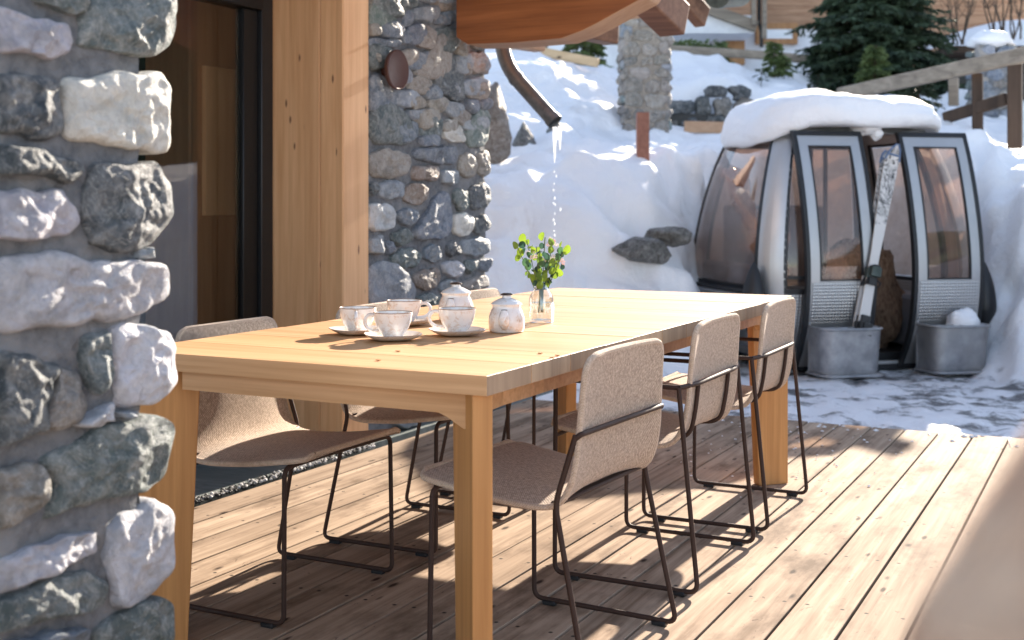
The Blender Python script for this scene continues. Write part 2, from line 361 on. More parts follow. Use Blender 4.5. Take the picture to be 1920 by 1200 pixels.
# ================= terrain =================
def zz(y,d): return CH+(HY-y)*d/FP
COLS=[ # (px, [(d,z)...])
 (700,[(7.6,-.13),(8.4,.15),(9.2,.8),(9.8,1.30),(10.5,1.36),(11.5,1.75),(13,2.4),(14.5,2.98),(15.5,3.15),(17,3.15),(20,3.3)]),
 (915,[(7.6,-.13),(8.1,.0),(8.6,.45),(9.1,.95),(9.8,zz(332,9.8)),(10.4,1.36),(11.5,zz(292,11.5)),(13,zz(180,13)),(14.3,zz(100,14.3)),(15.2,zz(84,15.2)),(17,3.15),(20,3.3)]),
 (1000,[(7.7,-.13),(8.2,.0),(8.7,.45),(9.2,.95),(9.9,zz(312,9.9)),(10.5,1.42),(11.6,zz(285,11.6)),(13,zz(192,13)),(14.3,zz(112,14.3)),(15.2,zz(97,15.2)),(17,3.1),(20,3.3)]),
 (1110,[(7.8,-.13),(8.3,.02),(8.8,.5),(9.3,.98),(10.0,zz(289,10.0)),(10.7,1.47),(11.8,zz(272,11.8)),(13.2,zz(200,13.2)),(14.4,zz(136,14.4)),(15.1,zz(124,15.1)),(17,2.98),(20,3.25)]),
 (1165,[(7.9,-.13),(8.4,.05),(8.9,.5),(9.4,.98),(10.0,zz(302,10)),(10.8,1.50),(12.3,zz(262,12.3)),(13.2,zz(228,13.2)),(14.5,zz(176,14.5)),(15.6,zz(138,15.6)),(17,3.0),(20,3.25)]),
 (1215,[(8.0,-.13),(8.5,.1),(9.0,.45),(9.45,.80),(9.75,1.15),(10.1,zz(306,10)),(10.8,zz(294,10.8)),(12.3,zz(266,12.3)),(13.4,zz(240,13.4)),(14.5,zz(210,14.5)),(15.5,zz(140,15.5)),(17,3.05),(20,3.25)]),
 (1270,[(8.3,-.13),(8.8,.08),(9.3,.38),(9.8,.82),(10.15,1.22),(10.45,zz(300,10.45)),(11.2,zz(281,11.2)),(12.6,zz(262,12.6)),(13.8,zz(242,13.8)),(14.55,zz(232,14.55)),(14.85,zz(150,14.85)),(16,zz(134,16)),(18,3.1),(20,3.3)]),
 (1310,[(8.7,-.13),(9.3,.08),(9.9,.5),(10.4,1.05),(10.75,zz(298,10.9)),(12.0,zz(272,12.0)),(12.8,zz(258,12.8)),(13.8,zz(243,13.8)),(14.55,zz(234,14.55)),(14.85,zz(148,14.85)),(16,zz(132,16)),(18,3.1),(20,3.3)]),
 (1345,[(9.3,-.13),(10.4,0),(10.9,.6),(11.3,zz(296,11.3)),(12.0,zz(274,12.0)),(12.8,zz(260,12.8)),(13.8,zz(244,13.8)),(14.55,zz(235,14.55)),(14.85,zz(152,14.85)),(16,zz(135,16)),(18,3.08),(20,3.3)]),
 (1370,[(9.5,-.13),(10.9,-.1),(11.2,.3),(11.7,zz(300,11.7)),(12.1,zz(276,12.1)),(12.8,zz(262,12.8)),(13.8,zz(245,13.8)),(14.55,zz(236,14.55)),(14.85,zz(158,14.85)),(16,zz(146,16)),(18,2.88),(20,2.95)]),
 (1500,[(9.5,-.13),(11.0,-.1),(11.6,.4),(12.3,1.35),(12.8,1.6),(13.5,1.9),(14.5,zz(215,14.5)),(14.9,zz(170,14.9)),(16.2,zz(158,16.2)),(18,2.75),(20,2.85)]),
 (1640,[(9.5,-.13),(11.0,-.1),(11.6,.4),(12.3,1.4),(12.8,1.65),(13.5,1.95),(14.5,zz(225,14.5)),(15.2,zz(190,15.2)),(17,zz(176,17)),(19,2.65),(21,2.8)]),
 (1740,[(9.7,-.13),(10.8,-.1),(11.1,.6),(11.3,1.5),(11.5,zz(226,11.5)),(12.5,1.9),(13.5,zz(215,13.5)),(15.5,zz(196,15.5)),(17,zz(178,17)),(19,2.9),(21,3.0)]),
 (1820,[(9.0,-.13),(9.6,.1),(10.2,.6),(10.7,1.2),(11.2,zz(243,11.2)),(11.9,1.85),(13,zz(238,13)),(15.5,zz(190,15.5)),(17.5,zz(176,17.5)),(21,3.0)]),
 (1870,[(8.6,-.13),(9.0,.1),(9.5,.55),(10.0,1.1),(10.7,zz(268,10.7)),(11.2,1.68),(12.6,zz(268,12.6)),(14,zz(222,14)),(16,zz(190,16)),(21,3.0)]),
 (1925,[(8.2,-.13),(8.6,.15),(9.1,.6),(9.6,1.15),(10.3,zz(302,10.3)),(10.9,1.58),(12.0,zz(290,12.0)),(13.5,zz(235,13.5)),(16,zz(200,16)),(21,3.0)]),
 (2150,[(6.8,-.13),(7.4,.2),(8.2,.9),(9.2,1.45),(10.2,1.6),(12,1.7),(16,2.3),(21,2.8)]),
]
for c in COLS: c[1].append((45,5.2)); c[1].append((400,60))
CP=[c[0] for c in COLS]
CD=[([p[0] for p in c[1]],[p[1] for p in c[1]]) for c in COLS]
BUMPS=[ # u,d,ru,rd,h : snow lumps and scoops
 (1.05,9.55,.34,.14,-.30),(1.15,9.22,.30,.12,.18),(.62,9.0,.12,.2,-.10),(-.2,9.2,.16,.12,-.12),(.1,8.9,.2,.14,.08),(1.22,8.75,.22,.2,.16),(.90,8.7,.2,.2,.10),(1.35,9.1,.16,.25,.22),(1.05,9.65,.25,.12,.10),(.55,9.3,.25,.3,.10),
 (.15,9.0,.3,.3,-.08),
 (2.25,16.6,.35,.35,.28),(2.95,16.8,.45,.35,.26),(3.65,16.4,.30,.3,.26),(4.3,16.8,.5,.35,.14),
 (5.9,15.4,.5,.3,.25),(4.9,14.8,.5,.3,.15)]
def H(u,d):
    if d<6.2: z=-.13
    else:
        px=CX+FP*u/d
        if px<=CP[0]: z=interp(d,*CD[0])
        elif px>=CP[-1]: z=interp(d,*CD[-1])
        else:
            for i in range(len(CP)-1):
                if px<=CP[i+1]:
                    t=(px-CP[i])/(CP[i+1]-CP[i]); t=t*t*(3-2*t)
                    z=lerp(interp(d,*CD[i]),interp(d,*CD[i+1]),t); break
    p=ud(u,d)
    # unseen bank added right of the deck, for snow in the door glass reflection
    rb=sstep(2.8,4.8,p.x)*sstep(-14,-8,p.y)*(.85+.3*noise.noise((p.x*.4,p.y*.4,2)))
    z=max(z,-.13+rb) if p.y<9 else z
    for (bu,bd,ru,rd,h) in BUMPS:
        q=((u-bu)/ru)**2+((d-bd)/rd)**2
        if q<9: z+=h*math.exp(-q)
    amp=sstep(-.1,.3,z)
    z+=amp*(.07*noise.noise((p.x*1.1,p.y*1.1,0))+.05*noise.noise((p.x*2.6,p.y*2.6,3))+.022*noise.noise((p.x*7,p.y*7,6)))
    z+=(1-amp)*(.030*noise.noise((p.x*5,p.y*5,6))+.018*noise.noise((p.x*16,p.y*16,1)))*(1 if d>5.8 else 0)
    if 11.0<d<14 and px_in(u,d,1180,1420): z+=.035*noise.noise((p.x*9,p.y*9,9))+.03*noise.noise((p.x*4,p.y*4,9))
    if d>9 and px_in(u,d,1760,1990) and d<13: z+=.05*noise.noise((p.x*6,p.y*2.2,9))
    return z
def px_in(u,d,a,b): return a<CX+FP*u/d<b
def axis(vals):
    out=[vals[0][0]]
    for (a,b,st) in vals:
        n=max(1,round((b-a)/st))
        out+= [a+(b-a)*(i+1)/n for i in range(n)]
    return out
US=axis([(-300,-60,60),(-60,-10,10),(-10,-1.4,.7),(-1.4,6.2,.05),(6.2,9,.15),(9,30,2.5),(30,300,60)])
DS=axis([(-200,-20,45),(-20,6,1.3),(6,7.4,.08),(7.4,15.4,.05),(15.4,19,.12),(19,40,1.5),(40,400,60)])
mb=MB()
def TP(u,d):
    q=ud(u,d,H(u,d))
    if 7<d<16 and -1.4<u<8:
        a=sstep(-.08,.4,q.z)
        if q.z<.75 and u<1.75 and d<10: a2=(1-abs(q.z-.3)/.45) if abs(q.z-.3)<.45 else 0; q=q+Vector(noise.noise_vector(q*7.5))*.055*a2
        q=q+Vector(noise.noise_vector(q*1.9))*.10*a+Vector(noise.noise_vector(q*5.2+Vector((5,1,2))))*.045*a+Vector(noise.noise_vector(q*13))*.012*a
    return q
mb.grid([[TP(u,d) for u in US] for d in DS])
o=mb.build('snow_ground',M['ground'],angle=None); tag(o,kind='structure')

# ================= deck and terrace =================
XL,YE,YN=-3.115,6.26,-1.5
mb=MB(); k0=-13
x=-.991+.1605*k0
while x<2.6:
    a=max(x+.0043,XL); b=x+.1562
    mb.rbox(a,b,YN,YE+random.uniform(-.008,.008),-.032,0+random.uniform(-.0012,.0012),0,.0015)
    x+=.1605
o=mb.build('deck',M['deck'],smooth=False); tag(o,kind='structure')
mb=MB(); mb.box((-.27,2.3,-.075),(2.85,3.9,.035)); mb.box((-.27,2.3,-.2),(2.8,3.85,.085))
tag(mb.build('deck_base',M['blackrub'],smooth=False),kind='structure')
mb=MB(); mb.box((-4.50,2.6,-.025),(1.32,4.2,.015)); tag(mb.build('terrace_floor',M['slate'],smooth=False),kind='structure')
mb=MB()
random.seed(5)
for i in range(1000):
    y=random.uniform(1.5,4.75); x=random.uniform(-3.178,-3.118); r=random.uniform(.007,.013)
    g=random.choice([.03,.05,.5,.62,.55,.04]); mb.col=(g,g*.98,g*.95)
    b=len(mb.v); zc=r*.4-.008
    for q in ((1,0,0),(0,1,0),(-1,0,0),(0,-1,0),(0,0,.8),(0,0,-.8)): mb.vert((x+q[0]*r*random.uniform(.7,1.2),y+q[1]*r*random.uniform(.7,1.2),zc+q[2]*r))
    for k in range(4): mb.face([b+k,b+(k+1)%4,b+4]); mb.face([b+k,b+5,b+(k+1)%4])
t=NT('pebbles'); at=t.n('Attribute',attribute_name='tint').outputs['Color']; t.bsdf(Base_Color=at,Roughness=.7)
tag(mb.build('gravel',t.mat,angle=None),'narrow strip of black and white pebbles between deck and slate terrace','gravel',kind='stuff')

mb=MB(); rc=random.Random(6)
for i in range(170):
    y=5.95-1.5*rc.random()**1.6 if i<110 else rc.uniform(6.0,6.27); x=rc.uniform(-2.4,-.9) if i<110 else rc.uniform(-2.6,.4); r=rc.uniform(.003,.009)*(1 if i<110 else 1.8); b=len(mb.v)
    for q in ((1,0,0),(0,1,0),(-1,0,0),(0,-1,0),(0,0,.6),(0,0,-.2)): mb.vert((x+q[0]*r*rc.uniform(.6,1.4),y+q[1]*r*rc.uniform(.6,1.4),.003+q[2]*r))
    for k in range(4): mb.face([b+k,b+(k+1)%4,b+4]); mb.face([b+k,b+5,b+(k+1)%4])
tag(mb.build('snow_crumbs',M['snow']),'loose snow crumbs scattered on the far end of the deck','snow',kind='stuff')
# ================= stones =================
def stone(mb,poly,F,depth,col,thick=.08,seg=30,amp=.012,seed=0,rings=(0,.18,.34,.48,.6,.71,.8,.87,.93,.97,1.0),p=3.2,nf=9.0):
    cx=sum(q[0] for q in poly)/len(poly); cy=sum(q[1] for q in poly)/len(poly)
    # resample the outline evenly, then soften it
    L=[]; n=len(poly); per=[]
    for i in range(n):
        a=poly[i]; b=poly[(i+1)%n]; per.append(math.hypot(b[0]-a[0],b[1]-a[1]))
    T=sum(per)
    for k in range(seg):
        s=T*k/seg; i=0
        while s>per[i] and i<n-1: s-=per[i]; i+=1
        t=s/per[i] if per[i] else 0; a=poly[i]; b=poly[(i+1)%n]
        L.append((lerp(a[0],b[0],t),lerp(a[1],b[1],t)))
    for _ in range(2):
        L=[((L[i-1][0]+2*L[i][0]+L[(i+1)%seg][0])/4,(L[i-1][1]+2*L[i][1]+L[(i+1)%seg][1])/4) for i in range(seg)]
    mb.col=col; R=[]
    sz=math.sqrt(max(1e-6,(max(q[0] for q in poly)-min(q[0] for q in poly))*(max(q[1] for q in poly)-min(q[1] for q in poly))))
    cuts=[]
    for q in range(5):
        a_=random.uniform(0,2*pi); sl=random.uniform(.25,1.1)*depth/sz*2.0; cuts.append((depth*random.uniform(.62,1.0),cos(a_)*sl,sin(a_)*sl))
    tilt=(random.uniform(-.10,.10),random.uniform(-.10,.10)); off=Vector((seed*3.1,seed*1.7,seed*.9))
    def disp(a,b,h):
        P=Vector((a,b,h))+off
        f=(1-abs(noise.noise(P*nf)))*1.0+.55*(1-abs(noise.noise(P*nf*2.3)))+.25*noise.noise(P*nf*5.5)
        return (f-1.0)*amp
    def pt(x,y,r,drop=0):
        h=depth*max(0,(1-r**p))**.42 if r<1 else 0
        for (c0,c1,c2) in cuts: h=min(h,max(.42*depth*(1-r**14),c0+c1*(x-cx)+c2*(y-cy)))
        h+= (tilt[0]*(x-cx)+tilt[1]*(y-cy))*(1-r*r)
        h+=disp(x,y,h)*(1-r**6)
        e=noise.noise((x*nf*1.6+off.x,y*nf*1.6,7+off.z))*amp*.7*r
        dx,dy=x-cx,y-cy; l=math.hypot(dx,dy)+1e-6
        return F(x+dx/l*e,y+dy/l*e,h-drop)
    c=mb.vert(pt(cx,cy,0))
    prev=None
    for r in rings[1:]:
        ring=[mb.vert(pt(cx+(q[0]-cx)*r,cy+(q[1]-cy)*r,r)) for q in L]
        if prev is None:
            for k in range(seg): mb.face([c,ring[k],ring[(k+1)%seg]])
        else:
            for k in range(seg): mb.face([prev[k],ring[k],ring[(k+1)%seg],prev[(k+1)%seg]])
        prev=ring
    ring=[mb.vert(pt(q[0],q[1],1,thick)) for q in L]
    for k in range(seg): mb.face([prev[k],ring[k],ring[(k+1)%seg],prev[(k+1)%seg]])
    mb.col=(1,1,1)
K=dict(g=(.10,.135,.14),d=(.055,.07,.082),b=(.16,.195,.25),l=(.31,.345,.40),w=(.64,.65,.69),p=(.47,.475,.53),t=(.33,.29,.25),o=(.25,.185,.145),G=(.17,.225,.215),W=(.70,.67,.63),n=(.22,.20,.18))
def colr(k,j=.12):
    c=K[k]; f=1+random.uniform(-j,j); return (c[0]*f,c[1]*f*random.uniform(.97,1.03),c[2]*f*random.uniform(.97,1.03))
# --- near pier (face at X=-1.55, far end at Y=1.68)
NEAR=[('g',[(60,-6),(165,-6),(150,25),(120,22),(70,8)]),('p',[(-10,8),(60,32),(125,46),(139,75),(125,97),(85,105),(-10,102)]),
('g',[(160,-10),(308,-10),(320,40),(312,88),(285,108),(230,105),(190,96),(143,86),(148,40)]),('d',[(-10,140),(80,138),(108,150),(111,250),(85,259),(-10,246)]),
('W',[(118,150),(200,138),(285,137),(320,165),(322,240),(314,290),(270,287),(190,272),(121,259)]),('d',[(-10,271),(60,280),(150,303),(156,318),(132,347),(60,335),(-10,328)]),
('d',[(167,306),(290,302),(320,345),(318,400),(302,440),(245,471),(160,463),(150,400)]),('p',[(-10,352),(100,356),(140,385),(145,415),(122,441),(15,449),(-10,446)]),
('p',[(-10,478),(120,473),(190,491),(300,488),(318,530),(307,565),(230,601),(90,613),(-10,630)]),
('g',[(152,636),(200,618),(206,700),(172,742),(154,700)]),('w',[(204,612),(280,604),(320,640),(322,710),(302,747),(230,767),(208,742)]),
('d',[(-10,655),(60,662),(110,684),(92,740),(80,808),(-10,842)]),('n',[(108,690),(145,700),(154,740),(142,790),(100,812),(72,806),(90,740)]),
('w',[(143,792),(180,765),(212,750),(206,790),(150,797)]),('g',[(70,862),(110,840),(200,790),(290,777),(321,800),(324,842),(302,902),(260,921),(150,947),(72,977),(95,900)]),
('n',[(-10,878),(65,875),(72,902),(66,952),(10,992),(-10,992)]),('p',[(-10,1048),(120,1000),(180,996),(184,1030),(130,1056),(60,1082),(-10,1120)]),
('w',[(190,982),(260,955),(290,930),(320,960),(322,1060),(292,1112),(240,1137),(213,1132),(198,1060)]),('g',[(-10,1124),(100,1080),(170,1069),(202,1095),(192,1132),(90,1162),(-10,1192)]),
('g',[(178,1182),(240,1130),(290,1119),(322,1130),(324,1200),(310,1238),(170,1238)]),('b',[(-10,1205),(160,1172),(152,1238),(-10,1243)]),
('l',[(252,462),(280,462),(284,484),(250,484)]),('l',[(214,776-4),(250,770),(250,776),(216,782)])]
def near_pt(px,py):
    q=onX(px,py,-1.55); return (q.y,q.z)
mb=MB(); random.seed(3)
F1=lambda a,b,h: Vector((-1.55+h,a,b))
for i,(k,poly) in enumerate(NEAR):
    stone(mb,[near_pt(*q) for q in poly],F1,.032,colr(k,.08),thick=.1,seg=72,amp=.017,seed=i,nf=15,rings=(0,.07,.14,.21,.28,.35,.42,.49,.56,.62,.68,.74,.79,.84,.88,.92,.95,.975,1.0),p=9)
for dz,dy in ((1.125,0),(-1.10,0),(0,-.66),(1.125,-.66),(-1.10,-.66),(0,-1.25)):
    for i,(k,poly) in enumerate(NEAR):
        P=[near_pt(*q) for q in poly]; P=[(a+dy,b+dz) for a,b in P]
        zc=sum(q[1] for q in P)/len(P); yc=sum(q[0] for q in P)/len(P)
        if zc<-.02 or zc>2.5 or (dy<0 and yc>.86-.0): continue
        stone(mb,P,F1,.035,colr(k),thick=.1,seg=22,amp=.014,seed=i+9,nf=12)
mo=MB()
Yn=1.60
ys=[-.35+(Yn+.35)*i/110 for i in range(111)]; zs=[-.02+2.6*i/150 for i in range(151)]
mo.grid([[(-1.553+.010*noise.noise((y*22,z*22,1))+.008*noise.noise((y*60,z*60,4)),y+(.010*noise.noise((y*9,z*9,8)) if y>Yn-.001 else 0),z) for y in ys] for z in zs])
mo.grid([[(-1.556-.35*i/8,Yn+.004+.01*noise.noise((i*.7,z*20,2)),z) for i in range(9)] for z in zs])
mo.box((-1.83,.60,1.28),(.262,.96,1.3))
rt=thing('stone_pier','rugged pier of big grey, green and white stones at the left edge beside the table','stone pier',(0,0,0))
mb.build('stonework',M['stone_near'],rt,angle=60); mo.build('mortar',M['mortar'],rt,angle=60)

# --- far wall (face X=-3.24) with measured stones
FAR=[('G',[(420,18),(500,10),(530,60),(520,100),(460,108),(420,92)]),('g',[(510,-5),(600,-5),(612,20),(560,35)]),('l',[(612,20),(650,15),(655,90),(615,75)]),('o',[(655,-5),(747,-5),(747,50),(700,48),(658,35)]),
('b',[(540,40),(590,50),(585,90),(550,105)]),('G',[(465,90),(520,87),(535,118),(500,135),(460,120)]),('b',[(657,57),(748,60),(747,95),(670,92)]),('t',[(595,105),(640,98),(674,115),(670,170),(645,190),(592,170)]),
('g',[(680,105),(747,100),(750,150),(732,200),(674,190)]),('b',[(537,120),(587,120),(582,165),(545,165)]),('b',[(420,140),(530,150),(530,175),(420,175)]),('t',[(430,195),(462,188),(472,225),(433,235)]),
('b',[(565,200),(640,190),(688,205),(650,245),(620,268),(560,260)]),('t',[(752,170),(787,168),(790,215),(757,220)]),('t',[(795,197),(860,190),(870,225),(866,280),(815,280),(800,250)]),
('d',[(663,240),(740,205),(770,230),(782,380),(750,387),(700,362),(660,330)]),('t',[(767,235),(800,232),(803,280),(772,285)]),('t',[(565,290),(600,283),(660,300),(657,345),(620,355),(563,342)]),
('b',[(420,270),(480,280),(490,320),(556,335),(554,430),(480,420),(420,420)]),('t',[(785,310),(850,308),(868,345),(860,380),(800,370)]),('t',[(561,370),(600,360),(636,370),(636,400),(600,408),(561,400)]),
('t',[(640,372),(690,362),(727,385),(702,425),(655,425),(640,400)]),('g',[(420,430),(480,435),(515,455),(510,490),(480,515),(420,505)]),('l',[(562,410),(635,407),(630,442),(565,447)]),
('b',[(520,470),(560,450),(607,460),(607,510),(560,535),(515,520)]),('g',[(612,450),(660,435),(697,445),(692,500),(655,530),(613,510)]),('t',[(727,415),(770,405),(803,430),(792,465),(757,470),(730,445)]),
('W',[(700,472),(725,440),(770,480),(785,535),(740,532),(692,517)]),('G',[(800,430),(840,400),(876,415),(872,500),(852,555),(800,552),(785,500)]),('t',[(422,580),(470,560),(515,560),(580,580),(580,640),(540,665),(480,672),(422,662)]),
('b',[(590,555),(755,545),(760,600),(740,618),(650,612),(588,597)]),('o',[(585,622),(685,617),(688,660),(665,680),(583,678)]),('l',[(692,640),(755,635),(759,688),(690,690)]),
('t',[(762,580),(800,570),(826,590),(822,662),(775,672),(760,650)]),('t',[(828,570),(867,565),(876,600),(872,660),(835,667),(826,640)]),('d',[(420,690),(452,685),(455,732),(420,737)]),
('l',[(460,685),(530,675),(558,690),(550,740),(515,750),(458,742)]),('o',[(560,695),(615,690),(640,705),(632,750),(590,775),(548,747)]),('w',[(420,760),(500,765),(525,800),(512,855),(470,867),(420,862)]),
('b',[(532,790),(575,780),(606,795),(602,835),(560,850),(530,830)]),('b',[(583,870),(620,820),(665,740),(700,708),(727,730),(737,830),(717,895),(588,899)]),('g',[(737,710),(790,715),(795,780),(760,790),(737,762)]),
('d',[(799,700),(840,685),(875,695),(880,745),(855,785),(812,790),(799,750)]),('W',[(742,800),(780,795),(812,810),(807,870),(767,888),(739,870)]),('d',[(815,815),(860,805),(880,840),(866,870),(815,877)]),
('g',[(505,870),(560,855),(583,875),(580,912),(530,920),(505,905)]),('l',[(420,890),(470,882),(482,920),(467,955),(420,947)]),('b',[(482,903),(511,900),(513,940),(487,960)]),
('g',[(505,957),(540,930),(600,937),(622,960),(602,1002),(540,1006),(510,992)]),('b',[(625,930),(670,918),(698,940),(692,977),(655,986),(625,972)]),('d',[(710,915),(740,905),(757,920),(756,955),(730,966),(712,950)]),
('l',[(760,905),(810,890),(876,895),(878,940),(852,959),(800,963),(764,947)]),('l',[(420,1000),(470,975),(520,990),(582,1050),(602,1110),(592,1145),(420,1145)]),('o',[(583,1030),(630,1010),(682,1000),(695,1040),(682,1077),(620,1089),(588,1067)]),
('w',[(692,990),(730,978),(777,990),(780,1020),(752,1043),(703,1030)]),('g',[(785,975),(826,970),(830,1010),(800,1027),(783,1005)]),('b',[(830,970),(874,965),(878,1000),(854,1023),(830,1005)]),
('l',[(690,1060),(740,1045),(757,1077),(720,1102),(690,1092)]),('t',[(762,1060),(810,1040),(872,1030),(878,1075),(820,1092),(765,1087)]),('g',[(600,1112),(650,1100),(690,1115),(682,1152),(608,1152)])]
XF=-3.24
mb=MB(); F2=lambda a,b,h: Vector((XF+h,a,b)); random.seed(8)
def far_pt(x,y):
    q=onX(480+x/2,y/2,XF); return (q.y,q.z)
for i,(k,poly) in enumerate(FAR):
    stone(mb,[far_pt(*q) for q in poly],F2,.034,colr(k),thick=.07,seg=34,amp=.024,seed=i,nf=11,p=8,rings=(0,.16,.32,.47,.6,.71,.8,.88,.94,.98,1.0))
    P=[far_pt(x,y+600) for x,y in poly]
    if i>=30 and sum(q[1] for q in P)/len(P)>0.04: stone(mb,P,F2,.045,colr(random.choice('gblt')),thick=.07,seg=24,amp=.022,seed=i+70,nf=7)
    P=[far_pt(x,y-600) for x,y in poly]
    if i>=29 and sum(q[1] for q in P)/len(P)<2.6: stone(mb,P,F2,.045,colr(random.choice('gblt')),thick=.07,seg=20,amp=.02,seed=i+140,nf=7)
mo=MB(); Yw=onX(911,300,XF).y
ys=[4.80+(Yw-4.80)*i/70 for i in range(71)]; zs=[-.02+2.7*i/130 for i in range(131)]
mo.grid([[(XF-.008+.012*noise.noise((y*14,z*14,1))+.008*noise.noise((y*40,z*40,4)),y,z) for y in ys] for z in zs])
mo.box((XF-.27,(4.80+Yw)/2,1.33),(.245,(Yw-4.80)/2-.004,1.35))
# end face of the wall, with its own stones
for r in range(15):
    z0=.02+r*.17; x=XF-.005
    while x>XF-.48:
        w=random.uniform(.14,.26)
        P=[(x-.01,z0+.01),(x-w*.5,z0),(x-w+.01,z0+.015),(x-w,z0+.15),(x-w*.5,z0+.16),(x-.01,z0+.15)]
        stone(mb,P,lambda a,b,h:Vector((a,Yw+h-.01,b)),.035,colr(random.choice('gblt')),seg=18,amp=.012,seed=r*7+int(x*9),nf=9,rings=(0,.3,.55,.75,.9,1.0)); x-=w
rt=thing('stone_wall','chalet wall of mixed rubble stone beyond the wooden post, with the round lamp on it','stone wall')
mb.build('stonework',M['stone'],rt,angle=60); mo.build('mortar',M['mortar'],rt,angle=60)

def rubble(mb,F,w,h,seed,size=.2,keys='ggblttn',depth=.05,amp=.02,nf=7,top=None):
    random.seed(seed); z=0; r=0
    while z<h:
        rh=size*random.uniform(.6,1.1); x=-w/2-random.uniform(0,.1)
        while x<w/2:
            sw=size*random.uniform(.7,1.8); x1=min(x+sw,w/2+.02); x0=max(x,-w/2-.02)
            if x1-x0>.05 and (top is None or z+rh*.6<top((x0+x1)/2)):
                j=lambda: random.uniform(-.018,.018)
                zt=z+rh*random.uniform(.9,1.15)
                P=[(x0+.012+j(),z+.02+j()),((x0+x1)/2,z+j()),(x1-.012+j(),z+.02+j()),(x1-.008,(z+zt)/2),(x1-.02+j(),zt-.02+j()),((x0+x1)/2,zt+j()),(x0+.02+j(),zt-.02+j()),(x0+.008,(z+zt)/2)]
                stone(mb,P,F,depth,colr(random.choice(keys),.25),seg=18,p=8,amp=amp,seed=seed+r,nf=nf,rings=(0,.25,.48,.68,.84,.95,1.0)); r+=1
            x+=sw
        z+=rh
def stone_box(name,label,cat,c,rz,w,dp,h,seed,size=.2,keys='ggblttn',mat='stone_bg',dark=False,mort='mortar'):
    rt=thing(name,label,cat,c,rz); mb=MB()
    rubble(mb,lambda a,b,hh:Vector((a,-dp/2-hh,b)),w,h,seed,size,keys,.030,.040,13)
    rubble(mb,lambda a,b,hh:Vector((-w/2-hh,a,b)),dp,h,seed+50,size,keys)
    rubble(mb,lambda a,b,hh:Vector((w/2+hh,a,b)),dp,h,seed+90,size,keys)
    rubble(mb,lambda a,b,hh:Vector((a,dp/2+hh,b)),w,h,seed+120,size,keys)
    rubble(mb,lambda a,b,hh:Vector((a,b,h+hh)),w-.05,dp/2,seed+7,size,keys)
    mb.build('stonework',M[mat],rt,angle=60)
    mo=MB(); mo.box((0,0,h/2-.1),(w/2-.004,dp/2-.004,h/2+.1)); mo.build('mortar',M[mort],rt,smooth=False)
    return rt
R27=radians(27)
# freestanding pier on the snow slope
p=Wd(1208,252,13.0)
stone_box('stone_pier','freestanding tan and grey rubble pier in the snow behind the rusty post','stone pier',(p.x,p.y,1.75),R27,.47,.5,1.30,21,.15,'tttntlttnG',mat='stone_bg',mort='mortar_tan')
# pier with snow cap, far right
p=Wd(1858,190,14.5)
pr=stone_box('stone_pier','short stone pier with a curled snow cap behind the handrail at upper right','stone pier',(p.x,p.y,2.0),R27,.40,.45,.90,33,.15,'ttltbG')
# dark retaining wall half buried in snow
p=Wd(1326,228,14.60)
rt=thing('retaining_wall','dark dry stone retaining wall half covered by snow behind the left end of the cabin','stone wall',(p.x,p.y,1.98),R27)
mb=MB(); rubble(mb,lambda a,b,hh:Vector((a,-.22-hh,b)),1.5,.75,77,.20,'ddndn',.10,.09,9,top=lambda x: .62-.42*abs(x-.2)+.10*sin(x*7)); mb.build('stonework',M['stone_bg'],rt,angle=60)
mb=MB(); mb.box((.1,-.12,.05),(.62,.13,.18)); mb.build('mortar',M['blackrub'],rt,smooth=False)
# plank at its foot
a=Wd(1283,238,13.75); b=Wd(1378,240,13.75)
mb=MB(); mb.bar((a.x,a.y,a.z),(b.x,b.y,b.z),.06,.13); tag(mb.build('edging_plank',M['rafter_light'],smooth=False),'weathered edging plank lying at the foot of the dark retaining wall','plank')
# rusty square post
p=Wd(1205,300,10.35); mb=MB(); mb.rbox(-.052,.052,-.052,.052,-.25,zz(211,10.35)-p.z,0,.004)
o=mb.build('metal_post',M['rustpost']); o.location=p; o.rotation_euler=(0,0,R27); tag(o,'rust brown square steel post standing in the snow bank','post')

# exposed rocks in the snow
def rock(name,label,c,r,seed,col,fl=(1,1,1),rz=0):
    mb=MB(); mb.col=col; off=Vector((seed*2.3,seed,seed*.7)); n=26; m=18
    rr_=random.Random(seed); cut=[(Vector((rr_.uniform(-1,1),rr_.uniform(-1,1),rr_.uniform(-1,1))).normalized(),rr_.uniform(.62,.85)) for _ in range(12)]
    rows=[]
    for i in range(m+1):
        th=pi*i/m; row=[]
        for k in range(n+1):
            ph=2*pi*k/n; v=Vector((sin(th)*cos(ph),sin(th)*sin(ph),cos(th)))
            f=1+.35*(.5-abs(noise.noise(v*1.3+off)))+.18*(.5-abs(noise.noise(v*3+off)))+.07*noise.noise(v*8+off)
            for (cn,cd) in cut:
                dt=v.dot(cn)
                if dt*f>cd: f=cd/dt
            f+=.10*(.5-abs(noise.noise(v*5+off)))
            row.append(Vector((v.x*fl[0],v.y*fl[1],v.z*fl[2]))*r*f)
        rows.append(row)
    mb.grid(rows); o=mb.build(name,M['stone_bg'],angle=50); o.location=c; o.rotation_euler=(0,0,rz); mb.col=(1,1,1)
    tag(o,label,'rock'); return o
rock('rock','large flat grey rock showing low in the snow bank left of the cabin',Wd(1200,470,9.12),.24,1,(.075,.07,.06),(1.05,.8,.50),.6)
rock('rock','smaller slab of rock above the flat grey rock in the snow bank',Wd(1262,443,9.25),.19,2,(.10,.092,.075),(1,.7,.36),.3)
rock('rock','brown rock face jutting from behind the stone wall corner',Wd(921,232,10.9),.27,3,(.17,.12,.08),(.7,.7,1.25),.2)
